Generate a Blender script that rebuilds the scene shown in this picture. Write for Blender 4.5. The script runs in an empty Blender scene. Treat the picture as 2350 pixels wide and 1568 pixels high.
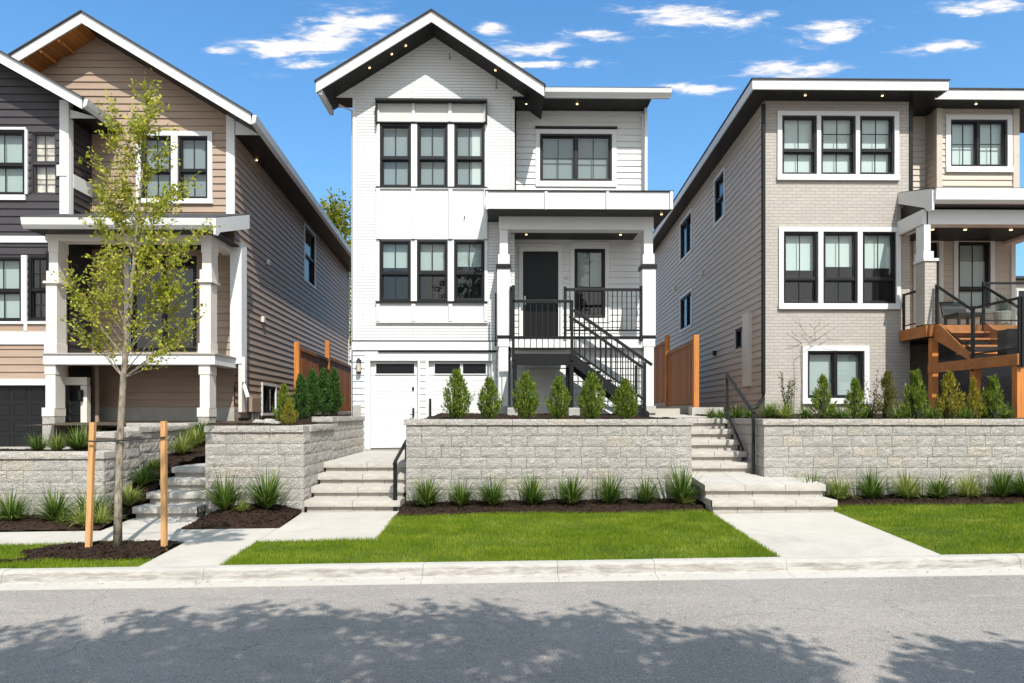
import bpy, math, random
import numpy as np
from mathutils import Vector, noise
random.seed(7); rng = np.random.default_rng(7)
SC = bpy.context.scene
COL = SC.collection
# ------------------------------------------------------------------ camera model (photo pixels at 2350 x 1568)
FPX, U0, V0, EYE, YAW = 1567.0, 1175.0, 950.0, 1.85, 0.01344
CY, SY = math.cos(YAW), math.sin(YAW)
def ray(u, v):
    x = (u-U0)/FPX
    return (x*CY+SY, CY-x*SY, -(v-V0)/FPX)
def P(u, v, Y):
    d = ray(u, v); t = Y/d[1]
    return Vector((t*d[0], Y, EYE+t*d[2]))
class Fr:                      # a vertical wall plane: origin, axis along it, outward normal
    def __init__(s, o, a, n):
        s.o = o; l = math.hypot(*a); s.a = (a[0]/l, a[1]/l); l = math.hypot(*n); s.n = (n[0]/l, n[1]/l)
    def pt(s, q, z, d=0):
        return (s.o[0]+s.a[0]*q+s.n[0]*d, s.o[1]+s.a[1]*q+s.n[1]*d, z)
def front(Y): return Fr((0, Y), (1, 0), (0, -1))
def PF(F, u, v):
    d = ray(u, v)
    t = (F.n[0]*F.o[0]+F.n[1]*F.o[1])/(F.n[0]*d[0]+F.n[1]*d[1])
    x, y = t*d[0], t*d[1]
    return ((x-F.o[0])*F.a[0]+(y-F.o[1])*F.a[1], EYE+t*d[2])
def R(F, u0, u1, v0, v1):      # photo rectangle -> (s0, s1, z0, z1) on wall plane F
    um, vm = (u0+u1)/2, (v0+v1)/2
    a, b = PF(F, u0, vm)[0], PF(F, u1, vm)[0]
    return (min(a, b), max(a, b), PF(F, um, v1)[1], PF(F, um, v0)[1])
# ------------------------------------------------------------------ mesh builder
class MB:
    def __init__(s): s.v = []; s.f = []; s.k = []
    def add(s, vs, fs):
        n = len(s.v); s.k.append((n, len(s.f))); s.v += [tuple(p) for p in vs]; s.f += [tuple(i+n for i in f) for f in fs]; return s
    def quad(s, a, b, c, d): return s.add((a, b, c, d), ((0, 1, 2, 3),))
    def hexa(s, p): return s.add(p, ((0, 3, 2, 1), (4, 5, 6, 7), (0, 1, 5, 4), (1, 2, 6, 5), (2, 3, 7, 6), (3, 0, 4, 7)))
    def box(s, x0, x1, y0, y1, z0, z1):
        return s.hexa(((x0, y0, z0), (x1, y0, z0), (x1, y1, z0), (x0, y1, z0), (x0, y0, z1), (x1, y0, z1), (x1, y1, z1), (x0, y1, z1)))
    def fbox(s, F, r, d0, d1):
        a, b, z0, z1 = r
        return s.hexa([F.pt(q, z, d) for z in (z0, z1) for q, d in ((a, d1), (b, d1), (b, d0), (a, d0))])
    def prism(s, poly, off):
        n = len(poly); o = Vector(off)
        vs = [tuple(p) for p in poly]+[tuple(Vector(p)+o) for p in poly]
        return s.add(vs, [tuple(range(n)), tuple(range(2*n-1, n-1, -1))]+[(i, (i+1) % n, n+(i+1) % n, n+i) for i in range(n)])
    def bar(s, p0, p1, w, h=None, up=(0, 0, 1)):
        h = h or w; p0 = Vector(p0); p1 = Vector(p1); d = (p1-p0).normalized(); up = Vector(up)
        if abs(d.dot(up)) > .99: up = Vector((0, 1, 0))
        x = d.cross(up).normalized(); y = x.cross(d).normalized()
        return s.hexa([p+x*i*w/2+y*j*h/2 for p in (p0, p1) for i, j in ((-1, -1), (1, -1), (1, 1), (-1, 1))])
    def tube(s, pts, rad, n=8, cap=True):
        pts = [Vector(p) for p in pts]
        if not hasattr(rad, '__len__'): rad = [rad]*len(pts)
        vs = []; fs = []
        for i, p in enumerate(pts):
            d = (pts[min(i+1, len(pts)-1)]-pts[max(i-1, 0)]).normalized()
            up = Vector((0, 0, 1)) if abs(d.z) < .9 else Vector((0, 1, 0))
            x = d.cross(up).normalized(); y = x.cross(d)
            for k in range(n):
                a = 2*math.pi*k/n; vs.append(p+(x*math.cos(a)+y*math.sin(a))*rad[i])
        for i in range(len(pts)-1):
            for k in range(n): fs.append((i*n+k, i*n+(k+1) % n, (i+1)*n+(k+1) % n, (i+1)*n+k))
        if cap: fs += [tuple(range(n-1, -1, -1)), tuple(range((len(pts)-1)*n, len(pts)*n))]
        return s.add(vs, fs)
    def each(s, name, mat, parent=None, bevel=0):      # one object per primitive added
        r = []; k = s.k+[(len(s.v), len(s.f))]
        for (v0, f0), (v1, f1) in zip(k, k[1:]):
            m = MB(); m.v = s.v[v0:v1]; m.f = [tuple(i-v0 for i in f) for f in s.f[f0:f1]]; r.append(m.build(name, mat, parent, None, False, bevel))
        return r
    def build(s, name, mat, parent=None, loc=None, smooth=False, bevel=0):
        me = bpy.data.meshes.new(name); me.from_pydata(s.v, [], s.f); me.update()
        return link(name, me, mat, parent, loc, smooth, bevel)
def link(name, me, mat, parent=None, loc=None, smooth=False, bevel=0):
    me.materials.append(mat)
    o = bpy.data.objects.new(name, me); COL.objects.link(o)
    if parent is not None:
        o.parent = parent
        if loc is None and parent.type == 'EMPTY': loc = -Vector(parent.location)
    if loc is not None: o.location = loc
    if smooth: me.polygons.foreach_set('use_smooth', [True]*len(me.polygons))
    if bevel:
        m = o.modifiers.new('bevel', 'BEVEL'); m.width = bevel; m.segments = 2; m.limit_method = 'ANGLE'; m.angle_limit = math.radians(50)
    return o
def npmesh(name, V, Fc, mat, parent=None, loc=None, smooth=False):
    me = bpy.data.meshes.new(name); k = Fc.shape[1]
    me.vertices.add(len(V)); me.vertices.foreach_set('co', np.ascontiguousarray(V, dtype=np.float32).ravel())
    me.loops.add(Fc.size); me.loops.foreach_set('vertex_index', np.ascontiguousarray(Fc, dtype=np.int32).ravel())
    me.polygons.add(len(Fc)); me.polygons.foreach_set('loop_start', np.arange(0, Fc.size, k, dtype=np.int32))
    me.polygons.foreach_set('loop_total', np.full(len(Fc), k, dtype=np.int32))
    me.update(calc_edges=True); me.validate()
    return link(name, me, mat, parent, loc, smooth)
def thing(name, label, cat, loc=(0, 0, 0), group=None):
    o = bpy.data.objects.new(name, None); COL.objects.link(o); o.location = loc; o.empty_display_size = .2
    return tag(o, label, cat, group)
def tag(o, label, cat, group=None):
    o['label'] = label; o['category'] = cat
    if group: o['group'] = group
    return o
def struct(o): o['kind'] = 'structure'; return o
def stuff(o): o['kind'] = 'stuff'; return o
def copy_tree(o, parent=None):
    c = o.copy(); COL.objects.link(c)
    if parent is not None: c.parent = parent; c.matrix_parent_inverse = o.matrix_parent_inverse.copy()
    for ch in list(o.children): copy_tree(ch, c)
    return c
# ------------------------------------------------------------------ materials
def newmat(name):
    m = bpy.data.materials.new(name); m.use_nodes = True; nt = m.node_tree; nt.nodes.clear()
    out = nt.nodes.new('ShaderNodeOutputMaterial'); return m, nt, out
def nd(nt, t, **kw):
    n = nt.nodes.new(t)
    for k, v in kw.items():
        if k in n.inputs: n.inputs[k].default_value = v
        else: setattr(n, k, v)
    return n
def c4(c): return (c[0], c[1], c[2], 1)
def mixc(nt, fac, a, b, mode='MIX'):
    n = nt.nodes.new('ShaderNodeMix'); n.data_type = 'RGBA'; n.blend_type = mode
    for k, val in ((0, fac), (6, a), (7, b)):
        if isinstance(val, (int, float)): n.inputs[k].default_value = val
        elif isinstance(val, tuple): n.inputs[k].default_value = c4(val)
        else: nt.links.new(val, n.inputs[k])
    return n.outputs[2]
def mathn(nt, op, a, b=None, c=None, clamp=False):
    n = nt.nodes.new('ShaderNodeMath'); n.operation = op; n.use_clamp = clamp
    for k, val in enumerate((a, b, c)):
        if val is None: continue
        if isinstance(val, (int, float)): n.inputs[k].default_value = val
        else: nt.links.new(val, n.inputs[k])
    return n.outputs[0]
def ramp(nt, fac, lo, hi):
    n = nt.nodes.new('ShaderNodeMapRange'); n.inputs[1].default_value = lo; n.inputs[2].default_value = hi
    nt.links.new(fac, n.inputs[0]); return n.outputs[0]
def coords(nt, scale=(1, 1, 1), rot=(0, 0, 0)):
    t = nd(nt, 'ShaderNodeTexCoord'); m = nd(nt, 'ShaderNodeMapping'); m.inputs['Scale'].default_value = scale
    m.inputs['Rotation'].default_value = rot
    nt.links.new(t.outputs['Object'], m.inputs['Vector']); return m.outputs['Vector']
def noisen(nt, vec, scale, detail=4, rough=.55, dist=0):
    n = nd(nt, 'ShaderNodeTexNoise', Scale=scale, Detail=detail, Roughness=rough, Distortion=dist)
    nt.links.new(vec, n.inputs['Vector']); return n.outputs['Fac']
def principled(nt, out, col, rough=.6, spec=.5, metal=0, bump=None, bstr=.3, bdist=.01):
    p = nd(nt, 'ShaderNodeBsdfPrincipled', Roughness=rough, Metallic=metal)
    p.inputs['Specular IOR Level'].default_value = spec
    if isinstance(col, tuple): p.inputs['Base Color'].default_value = c4(col)
    else: nt.links.new(col, p.inputs['Base Color'])
    if bump is not None:
        b = nd(nt, 'ShaderNodeBump', Strength=bstr, Distance=bdist); nt.links.new(bump, b.inputs['Height'])
        nt.links.new(b.outputs['Normal'], p.inputs['Normal'])
    nt.links.new(p.outputs[0], out.inputs[0]); return p
def sc(c, k): return tuple(min(1, x*k) for x in c)
def mat(name, col, rough=.6, var=.08, scale=3, bscale=0, bstr=.2, bdist=.005, island=0, metal=0, spec=.4, stretch=(1, 1, 1), fine=0, grime=0):
    m, nt, out = newmat(name); v = coords(nt, stretch)
    n1 = noisen(nt, v, scale, 5)
    c = mixc(nt, ramp(nt, n1, .3, .7), sc(col, 1-var), sc(col, 1+var))
    if fine:
        n2 = noisen(nt, v, scale*18, 3, .7)
        c = mixc(nt, 1.0, c, mixc(nt, ramp(nt, n2, .25, .75), (1-fine,)*3, (1,)*3), 'MULTIPLY')
    if grime:
        n3 = noisen(nt, v, .9, 6, .65, .6)
        c = mixc(nt, mathn(nt, 'MULTIPLY', ramp(nt, n3, .52, .72), grime), c, sc(col, .62))
    if island:
        g = nd(nt, 'ShaderNodeNewGeometry'); k = mixc(nt, g.outputs['Random Per Island'], (1-island,)*3, (1,)*3)
        c = mixc(nt, 1.0, c, k, 'MULTIPLY')
    b = noisen(nt, v, bscale, 5, .6) if bscale else None
    principled(nt, out, c, rough, spec, metal, b, bstr, bdist); return m
def brickmat(name, col, mortar, bw=.21, rh=.072, var=.08, bstr=.5):
    m, nt, out = newmat(name); t = nd(nt, 'ShaderNodeTexCoord'); s = nd(nt, 'ShaderNodeSeparateXYZ')
    nt.links.new(t.outputs['Object'], s.inputs[0]); cb = nd(nt, 'ShaderNodeCombineXYZ')
    nt.links.new(mathn(nt, 'ADD', s.outputs[0], s.outputs[1]), cb.inputs[0]); nt.links.new(s.outputs[2], cb.inputs[1])
    b = nd(nt, 'ShaderNodeTexBrick', Scale=1.0); b.inputs['Brick Width'].default_value = bw; b.inputs['Row Height'].default_value = rh
    b.inputs['Mortar Size'].default_value = .006; b.inputs['Mortar Smooth'].default_value = .3
    b.inputs['Color1'].default_value = c4(sc(col, 1-var)); b.inputs['Color2'].default_value = c4(sc(col, 1+var)); b.inputs['Mortar'].default_value = c4(mortar)
    nt.links.new(cb.outputs[0], b.inputs['Vector'])
    n = noisen(nt, t.outputs['Object'], 26, 4)
    c = mixc(nt, 1.0, b.outputs['Color'], mixc(nt, ramp(nt, n, .3, .7), (.94,)*3, (1,)*3), 'MULTIPLY')
    h = mathn(nt, 'ADD', mathn(nt, 'MULTIPLY', b.outputs['Fac'], -1.0), mathn(nt, 'MULTIPLY', n, .5))
    principled(nt, out, c, .6, .3, 0, h, bstr, .008); return m
def leafmat(name, ca, cb, cc=None, trans=.35, rough=.5, patch=0):
    m, nt, out = newmat(name); g = nd(nt, 'ShaderNodeNewGeometry')
    cr = nd(nt, 'ShaderNodeValToRGB'); e = cr.color_ramp.elements
    e[0].color = c4(ca); e[1].color = c4(cc or cb); e[1].position = 1
    k = e.new(.6); k.color = c4(cb)
    f = g.outputs['Random Per Island']
    if patch:
        n = noisen(nt, coords(nt, (1, 1.6, 1)), 1.7, 4, .6); f = mathn(nt, 'ADD', mathn(nt, 'MULTIPLY', f, 1-patch), mathn(nt, 'MULTIPLY', ramp(nt, n, .3, .7), patch))
    nt.links.new(f, cr.inputs[0])
    p = nd(nt, 'ShaderNodeBsdfPrincipled', Roughness=rough); p.inputs['Specular IOR Level'].default_value = .3
    nt.links.new(cr.outputs[0], p.inputs['Base Color'])
    t = nd(nt, 'ShaderNodeBsdfTranslucent'); nt.links.new(cr.outputs[0], t.inputs[0])
    mx = nd(nt, 'ShaderNodeMixShader'); mx.inputs[0].default_value = trans
    nt.links.new(p.outputs[0], mx.inputs[1]); nt.links.new(t.outputs[0], mx.inputs[2]); nt.links.new(mx.outputs[0], out.inputs[0]); return m
def glassmat(name, tint=(.86, .9, .9), f0=.05):
    m, nt, out = newmat(name); ge = nd(nt, 'ShaderNodeNewGeometry'); dt = nd(nt, 'ShaderNodeVectorMath'); dt.operation = 'DOT_PRODUCT'
    nt.links.new(ge.outputs['Normal'], dt.inputs[0]); nt.links.new(ge.outputs['Incoming'], dt.inputs[1])
    c = mathn(nt, 'SUBTRACT', 1.0, mathn(nt, 'ABSOLUTE', dt.outputs['Value']))
    f = mathn(nt, 'ADD', mathn(nt, 'MULTIPLY', mathn(nt, 'POWER', c, 5.0), .9), f0, clamp=True)
    t = nd(nt, 'ShaderNodeBsdfTransparent'); t.inputs[0].default_value = c4(tint)
    g = nd(nt, 'ShaderNodeBsdfGlossy', Roughness=.0); mx = nd(nt, 'ShaderNodeMixShader')
    nt.links.new(f, mx.inputs[0]); nt.links.new(t.outputs[0], mx.inputs[1]); nt.links.new(g.outputs[0], mx.inputs[2]); nt.links.new(mx.outputs[0], out.inputs[0]); return m
def emitmat(name, col, s):
    m, nt, out = newmat(name); e = nd(nt, 'ShaderNodeEmission', Strength=s); e.inputs[0].default_value = c4(col); nt.links.new(e.outputs[0], out.inputs[0]); return m
def boardmat(name, col, axis=0, pitch=.1, var=.1, rough=.5):      # tongue-and-groove boards
    m, nt, out = newmat(name); v = coords(nt); s = nd(nt, 'ShaderNodeSeparateXYZ'); nt.links.new(v, s.inputs[0])
    q = mathn(nt, 'DIVIDE', s.outputs[axis], pitch); fr = mathn(nt, 'FRACT', q); fl = mathn(nt, 'FLOOR', q)
    w = nd(nt, 'ShaderNodeTexWhiteNoise'); w.noise_dimensions = '1D'; nt.links.new(fl, w.inputs['W'])
    n = noisen(nt, coords(nt, (2, 2, 2)), 6, 5, .6, 1.5)
    c = mixc(nt, w.outputs['Value'], sc(col, 1-var), sc(col, 1+var)); c = mixc(nt, mathn(nt, 'MULTIPLY', n, .35), c, sc(col, .6))
    edge = mathn(nt, 'LESS_THAN', fr, .09); c = mixc(nt, edge, c, sc(col, .25))
    principled(nt, out, c, rough, .4, 0, mathn(nt, 'SUBTRACT', 1.0, edge), .4, .006); return m
def stonemat(name, col):
    m, nt, out = newmat(name); v = coords(nt)
    n1 = noisen(nt, v, 2.2, 5); n2 = noisen(nt, v, 16, 6, .7, 2.2); n3 = noisen(nt, v, 90, 3, .7)
    g = nd(nt, 'ShaderNodeNewGeometry')
    c = mixc(nt, ramp(nt, n1, .35, .65), sc(col, .9), sc(col, 1.06))
    c = mixc(nt, ramp(nt, g.outputs['Random Per Island'], .78, 1.1), c, (col[0]*1.08, col[1]*1.02, col[2]*.92))
    c = mixc(nt, 1.0, c, mixc(nt, ramp(nt, n2, .34, .52), (.8,)*3, (1,)*3), 'MULTIPLY')
    c = mixc(nt, 1.0, c, mixc(nt, ramp(nt, n3, .3, .7), (.93,)*3, (1,)*3), 'MULTIPLY')
    rd = mathn(nt, 'ABSOLUTE', mathn(nt, 'SUBTRACT', noisen(nt, v, 11, 3, .5, 2.8), .5))
    c = mixc(nt, 1.0, c, mixc(nt, ramp(nt, rd, .0, .035), (.84,)*3, (1,)*3), 'MULTIPLY')
    h = mathn(nt, 'ADD', n2, mathn(nt, 'MULTIPLY', n3, .2)); h = mathn(nt, 'ADD', h, ramp(nt, rd, 0, .12))
    principled(nt, out, c, .85, .2, 0, h, .62, .03); return m
M = {}
M['white'] = mat('white_paint', (.62, .62, .615), .5, .02, 2, 40, .08, .003)
M['white_panel'] = mat('white_panel', (.585, .585, .58), .5, .025, 1.5, 30, .08, .003)  # darker than the battens, so their shadow lines are put into the colour
M['white_siding'] = mat('white_siding', (.62, .62, .615), .5, .02, 2, 30, .1, .003, island=.03)
M['white_brick'] = brickmat('white_painted_brick', (.62, .62, .615), (.42, .42, .415), 2.3, .071, .012, 1.0)
M['grey_panel'] = mat('pale_grey_panel', (.50, .49, .475), .5, .02, 2, 30, .05)
M['cream'] = mat('cream_paint', (.62, .57, .52), .5, .04, 2, 30, .08)
M['brown'] = mat('brown_siding', (.325, .235, .175), .55, .08, 4, 60, .15, .004, island=.08, stretch=(.3, .3, 3))
M['brown_side'] = M['brown']
M['charcoal'] = mat('charcoal_siding', (.042, .037, .042), .5, .1, 4, 60, .15, .004, island=.1, stretch=(.3, .3, 3))
M['taupe'] = mat('taupe_siding', (.49, .425, .36), .55, .05, 4, 60, .12, .004, island=.06, stretch=(.3, .3, 3))
M['taupe_brick'] = brickmat('taupe_painted_brick', (.395, .357, .322), (.315, .282, .253), .22, .077, .05, .8)
M['black'] = mat('black_metal', (.007, .0075, .0085), .42, .1, 6, 80, .05, .002, spec=.3)
M['door_black'] = mat('black_door', (.006, .006, .008), .35, .1, 6, 0, spec=.3)
M['soffit'] = boardmat('black_soffit', (.006, .0055, .0055), 0, .12, .25, .45)
M['wood_soffit'] = boardmat('cedar_soffit', (.40, .15, .03), 0, .1, .25, .5)
M['shingle'] = mat('roof_shingle', (.04, .04, .043), .85, .2, 8, 120, .4, .006)
M['glass'] = glassmat('window_glass', (.84, .9, .9), .085)
M['rail_glass'] = glassmat('rail_glass', (.82, .86, .86), .03)
M['garage_dark'] = mat('charcoal_door', (.007, .007, .008), .5, .1, 4, 0, spec=.3)
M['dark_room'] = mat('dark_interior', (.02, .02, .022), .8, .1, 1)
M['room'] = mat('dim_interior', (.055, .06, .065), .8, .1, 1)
M['blind_pale'] = mat('pale_blind', (.60, .64, .61), .8, .03, 1)
M['blind_mid'] = mat('grey_blind', (.24, .265, .275), .8, .04, 1)
M['blind_green'] = mat('sage_blind', (.40, .44, .42), .8, .04, 1)
M['reflect_tan'] = mat('tan_reflection', (.78, .62, .52), .8, .3, 7)  # mottled tan painted in, standing in for a reflection in the pane
M['curtain'] = mat('white_curtain', (.62, .64, .62), .8, .05, 4)
M['concrete'] = mat('concrete', (.43, .395, .35), .85, .06, 1.6, 140, .15, .003, fine=.14, grime=.6)
M['kerb'] = mat('kerb_concrete', (.41, .37, .315), .85, .09, 1.4, 110, .2, .004, fine=.18, grime=.75)
M['found'] = mat('foundation', (.34, .32, .29), .9, .12, 3, 60, .25, .005)
M['stone'] = stonemat('split_face_block', (.46, .427, .393))
M['tread_stone'] = mat('pale_tread_stone', (.47, .43, .385), .85, .07, 3, 70, .45, .01, fine=.2, grime=.35, island=.08)
M['capstone'] = stonemat('cap_stone', (.50, .46, .42))
M['cedar'] = boardmat('cedar_boards', (.29, .105, .025), 1, .14, .3, .6)
M['cedar_post'] = mat('cedar_post', (.44, .155, .033), .6, .18, 3, 40, .2, .004, stretch=(6, 6, .6))
M['decking'] = mat('deck_lumber', (.36, .135, .036), .6, .2, 3, 40, .2, .004, stretch=(2, 2, 2))
M['lumber'] = mat('stake_lumber', (.47, .25, .10), .7, .2, 3, 40, .2, .004, stretch=(8, 8, .8))
M['strap'] = mat('rubber_tie', (.02, .02, .02), .7, .1, 3)
M['lamp'] = emitmat('warm_downlight', (1, .68, .32), 3)
M['lampglass'] = mat('lantern_glass', (.45, .4, .34), .2, .1, 4)
M['steel'] = mat('satin_metal', (.5, .5, .5), .35, .05, 4, metal=1)
M['bark'] = mat('young_bark', (.24, .205, .155), .9, .6, 26, 45, .8, .012, stretch=(1, 1, .4), fine=.3)
M['darkbark'] = mat('grey_bark', (.10, .08, .065), .9, .25, 7, 40, .6, .015, stretch=(1, 1, .4))

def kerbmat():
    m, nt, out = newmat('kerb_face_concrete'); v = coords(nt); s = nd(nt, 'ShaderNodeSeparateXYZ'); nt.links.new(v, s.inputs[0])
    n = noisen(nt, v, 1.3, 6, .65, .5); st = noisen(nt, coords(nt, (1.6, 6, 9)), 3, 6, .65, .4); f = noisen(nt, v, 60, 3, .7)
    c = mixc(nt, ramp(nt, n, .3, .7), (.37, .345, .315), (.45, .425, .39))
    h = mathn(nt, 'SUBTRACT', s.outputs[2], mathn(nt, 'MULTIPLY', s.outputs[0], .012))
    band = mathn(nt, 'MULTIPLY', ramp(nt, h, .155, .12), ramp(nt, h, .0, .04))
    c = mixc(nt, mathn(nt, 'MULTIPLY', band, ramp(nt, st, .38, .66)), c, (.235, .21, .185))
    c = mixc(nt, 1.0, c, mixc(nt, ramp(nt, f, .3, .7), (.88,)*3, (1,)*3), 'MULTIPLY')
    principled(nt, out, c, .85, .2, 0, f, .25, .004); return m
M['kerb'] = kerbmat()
M['gutter'] = mat('gutter_concrete', (.43, .40, .36), .85, .06, 1.6, 110, .2, .003, fine=.14, grime=.3)
# ------------------------------------------------------------------ ground
def zl(x, y): return .15+.012*x+.055*(y-7.86)
def asphalt():
    m, nt, out = newmat('asphalt'); v = coords(nt)
    big = noisen(nt, v, .5, 4); mid = noisen(nt, coords(nt, (.6, 2.2, 1)), 1.6, 6, .6, .5); fine = noisen(nt, v, 150, 3, .75)
    vo = nd(nt, 'ShaderNodeTexVoronoi', Scale=120.0); nt.links.new(v, vo.inputs['Vector'])
    c = mixc(nt, ramp(nt, big, .3, .7), (.26, .234, .214), (.325, .293, .268))
    c = mixc(nt, mathn(nt, 'MULTIPLY', ramp(nt, mid, .5, .75), .5), c, (.41, .365, .33))
    c = mixc(nt, 1.0, c, mixc(nt, ramp(nt, fine, .3, .72), (.66,)*3, (1.14,)*3), 'MULTIPLY')
    s = nd(nt, 'ShaderNodeSeparateColor'); nt.links.new(vo.outputs['Color'], s.inputs[0])
    c = mixc(nt, ramp(nt, s.outputs[0], .86, .98), c, (.42, .40, .37))
    c = mixc(nt, ramp(nt, s.outputs[1], .9, 1.0), c, (.07, .07, .07))
    ck = nd(nt, 'ShaderNodeTexVoronoi', Scale=.42); ck.feature = 'DISTANCE_TO_EDGE'
    dn = nd(nt, 'ShaderNodeTexNoise', Scale=3.0, Detail=6.0); nt.links.new(v, dn.inputs['Vector'])
    vm = nd(nt, 'ShaderNodeVectorMath'); vm.operation = 'MULTIPLY_ADD'; vm.inputs[1].default_value = (.5,)*3
    nt.links.new(dn.outputs['Color'], vm.inputs[0]); nt.links.new(v, vm.inputs[2]); nt.links.new(vm.outputs[0], ck.inputs['Vector'])
    oil = noisen(nt, coords(nt, (1, 1.8, 1)), .9, 3, .5); c = mixc(nt, mathn(nt, 'MULTIPLY', ramp(nt, oil, .62, .74), .45), c, (.16, .15, .145))
    crk = mathn(nt, 'MULTIPLY', mathn(nt, 'LESS_THAN', ck.outputs['Distance'], .0045), mathn(nt, 'GREATER_THAN', mid, .5))
    c = mixc(nt, mathn(nt, 'MULTIPLY', crk, .28), c, (.08, .078, .075))
    h = mathn(nt, 'ADD', fine, mathn(nt, 'MULTIPLY', vo.outputs['Distance'], 1.2))
    principled(nt, out, c, .85, .25, 0, h, .6, .006); return m
def soilmat(name, a, b):
    m, nt, out = newmat(name); v = coords(nt); g = nd(nt, 'ShaderNodeNewGeometry')
    n = noisen(nt, v, 30, 6, .7); n0 = noisen(nt, v, 3, 3)
    c = mixc(nt, ramp(nt, n, .35, .7), a, b); c = mixc(nt, mathn(nt, 'MULTIPLY', ramp(nt, n0, .5, .7), .5), c, b)
    c = mixc(nt, 1.0, c, mixc(nt, g.outputs['Random Per Island'], (.55,)*3, (1.5,)*3), 'MULTIPLY')
    principled(nt, out, c, .95, .1, 0, n, .8, .03); return m
M['asphalt'] = asphalt()
M['mulch'] = soilmat('bark_mulch', (.012, .008, .006), (.042, .025, .017))
M['earth'] = soilmat('earth', (.05, .04, .03), (.09, .07, .05))
M['litter'] = leafmat('dry_leaf', (.10, .06, .03), (.22, .13, .06), (.35, .26, .14), .1)
M['lawn_soil'] = mat('lawn_soil', (.06, .085, .018), .95, .3, 4, 60, .5, .01)
M['grass'] = leafmat('lawn_blades', (.085, .15, .006), (.19, .27, .012), (.40, .40, .06), .4, .55, .6)
M['grass_blade'] = leafmat('clump_green', (.03, .07, .012), (.085, .155, .02), (.30, .34, .09), .3)
M['grass_yellow'] = leafmat('clump_yellow', (.10, .16, .02), (.26, .31, .06), (.48, .47, .20), .3)
M['thuja'] = leafmat('thuja_green', (.045, .10, .012), (.135, .205, .02), (.36, .385, .045), .38)
M['thuja_dark'] = leafmat('thuja_deep_green', (.018, .06, .012), (.04, .105, .018), (.09, .17, .025), .3)
M['thuja_gold'] = leafmat('thuja_gold', (.10, .12, .012), (.26, .23, .02), (.42, .34, .03), .3)
M['thuja_bronze'] = leafmat('thuja_bronze', (.06, .07, .02), (.13, .13, .025), (.22, .17, .035), .3)
M['tree_leaf'] = leafmat('young_tree_leaf', (.17, .215, .012), (.37, .40, .03), (.68, .61, .09), .5)
M['far_leaf'] = leafmat('far_tree_leaf', (.10, .13, .012), (.20, .22, .02), (.30, .28, .03), .35)
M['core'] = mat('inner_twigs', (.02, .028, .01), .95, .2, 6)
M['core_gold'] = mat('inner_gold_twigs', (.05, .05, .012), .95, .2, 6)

def sheet(name, xs, ys, zf, m):
    mb = MB(); n = len(xs)
    vs = [(x, y, zf(x, y)) for y in ys for x in xs]
    mb.add(vs, [(j*n+i, j*n+i+1, (j+1)*n+i+1, (j+1)*n+i) for j in range(len(ys)-1) for i in range(n-1)])
    return struct(mb.build(name, m))
def gz(x, y):
    k = np.interp(y, (-300, 7.6, 7.86, 11, 12.8, 15.8, 16.4, 60, 700), (-.06, -.06, .04, .2, .7, .85, 1.68, 2.0, 2.4))
    return float(k)+.012*max(-20, min(20, x))
sheet('ground', [-700, -60, -20, -10, 0, 10, 20, 60, 700], [-300, -40, 7.6, 7.86, 9, 11, 12.8, 15.8, 16.4, 30, 60, 700], gz, M['earth'])
sheet('road', [-60, -20, -10, -5, 0, 5, 10, 20, 60], [-40, -10, 0, 4, 7.48], lambda x, y: .012*max(-20, min(20, x)), M['asphalt'])
# kerb and gutter: cast segments with joints
prof = [(7.668, -.1), (7.668, .018), (7.682, .024), (7.694, .036), (7.712, .118), (7.728, .140), (7.755, .152), (7.862, .156), (7.862, -.1)]
kb = MB()
xs = [-14, -11.2, -8.3, -5.6, -3.36, -.9, .62, 1.72, 3.22, 5.9, 8.4, 11.2, 14]
for a, b in zip(xs, xs[1:]):
    a += .002; b -= .002; j = random.uniform(-.003, .003)
    pa = [(a, y, z+.012*a+j) for y, z in prof]; pb = [(b, y, z+.012*b+j) for y, z in prof]; n = len(prof)
    kb.add(pa+pb, [tuple(range(n-1, -1, -1)), tuple(range(n, 2*n))]+[(i, (i+1) % n, n+(i+1) % n, n+i) for i in range(n)])
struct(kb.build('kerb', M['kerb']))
gb = MB()
for a, b in zip(xs, xs[1:]): gb.hexa([(x, y, z+.012*x) for k in (0, 1) for x, y, z in ((a+.002, 7.47, (-.1, .005)[k]), (b-.002, 7.47, (-.1, .005)[k]), (b-.002, 7.668, (-.1, .021)[k]), (a+.002, 7.668, (-.1, .021)[k]))])
struct(gb.build('gutter', M['gutter']))
def slabs(name, rects, m, lift=.0, th=.09):
    mb = MB()
    for (x0, x1, y0, y1) in rects:
        x0 += .004; x1 -= .004; y0 += .004; y1 -= .004
        mb.hexa([(x, y, zl(x, y)-k) for k in (th, -lift) for x, y in ((x0, y0), (x1, y0), (x1, y1), (x0, y1))])
    return struct(mb.build(name, m, bevel=.006))
XA, XB, XC, XD, XE, XF_ = -4.18, -3.23, -1.66, 3.2, 5.11, -5.73
slabs('sidewalk', [(-14, -11.6, 9.03, 9.8), (-11.6, -10.1, 9.03, 9.8), (-10.1, -8.6, 9.03, 9.8), (-8.6, -7.15, 9.03, 9.8), (-7.15, XF_, 9.03, 9.8), (XF_, -4.6, 9.03, 9.8), (-4.6, XB, 9.03, 9.8), (XB, XC, 9.03, 9.8),
                   (XA, XB, 7.865, 9.03), (XF_, -4.6, 9.8, 10.64), (-3.2, XC, 9.8, 10.92)], M['concrete'])
slabs('walkway', [(XD, XE, 7.865, 9.1), (XD, XE, 9.1, 10.38)], M['concrete'])
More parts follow.
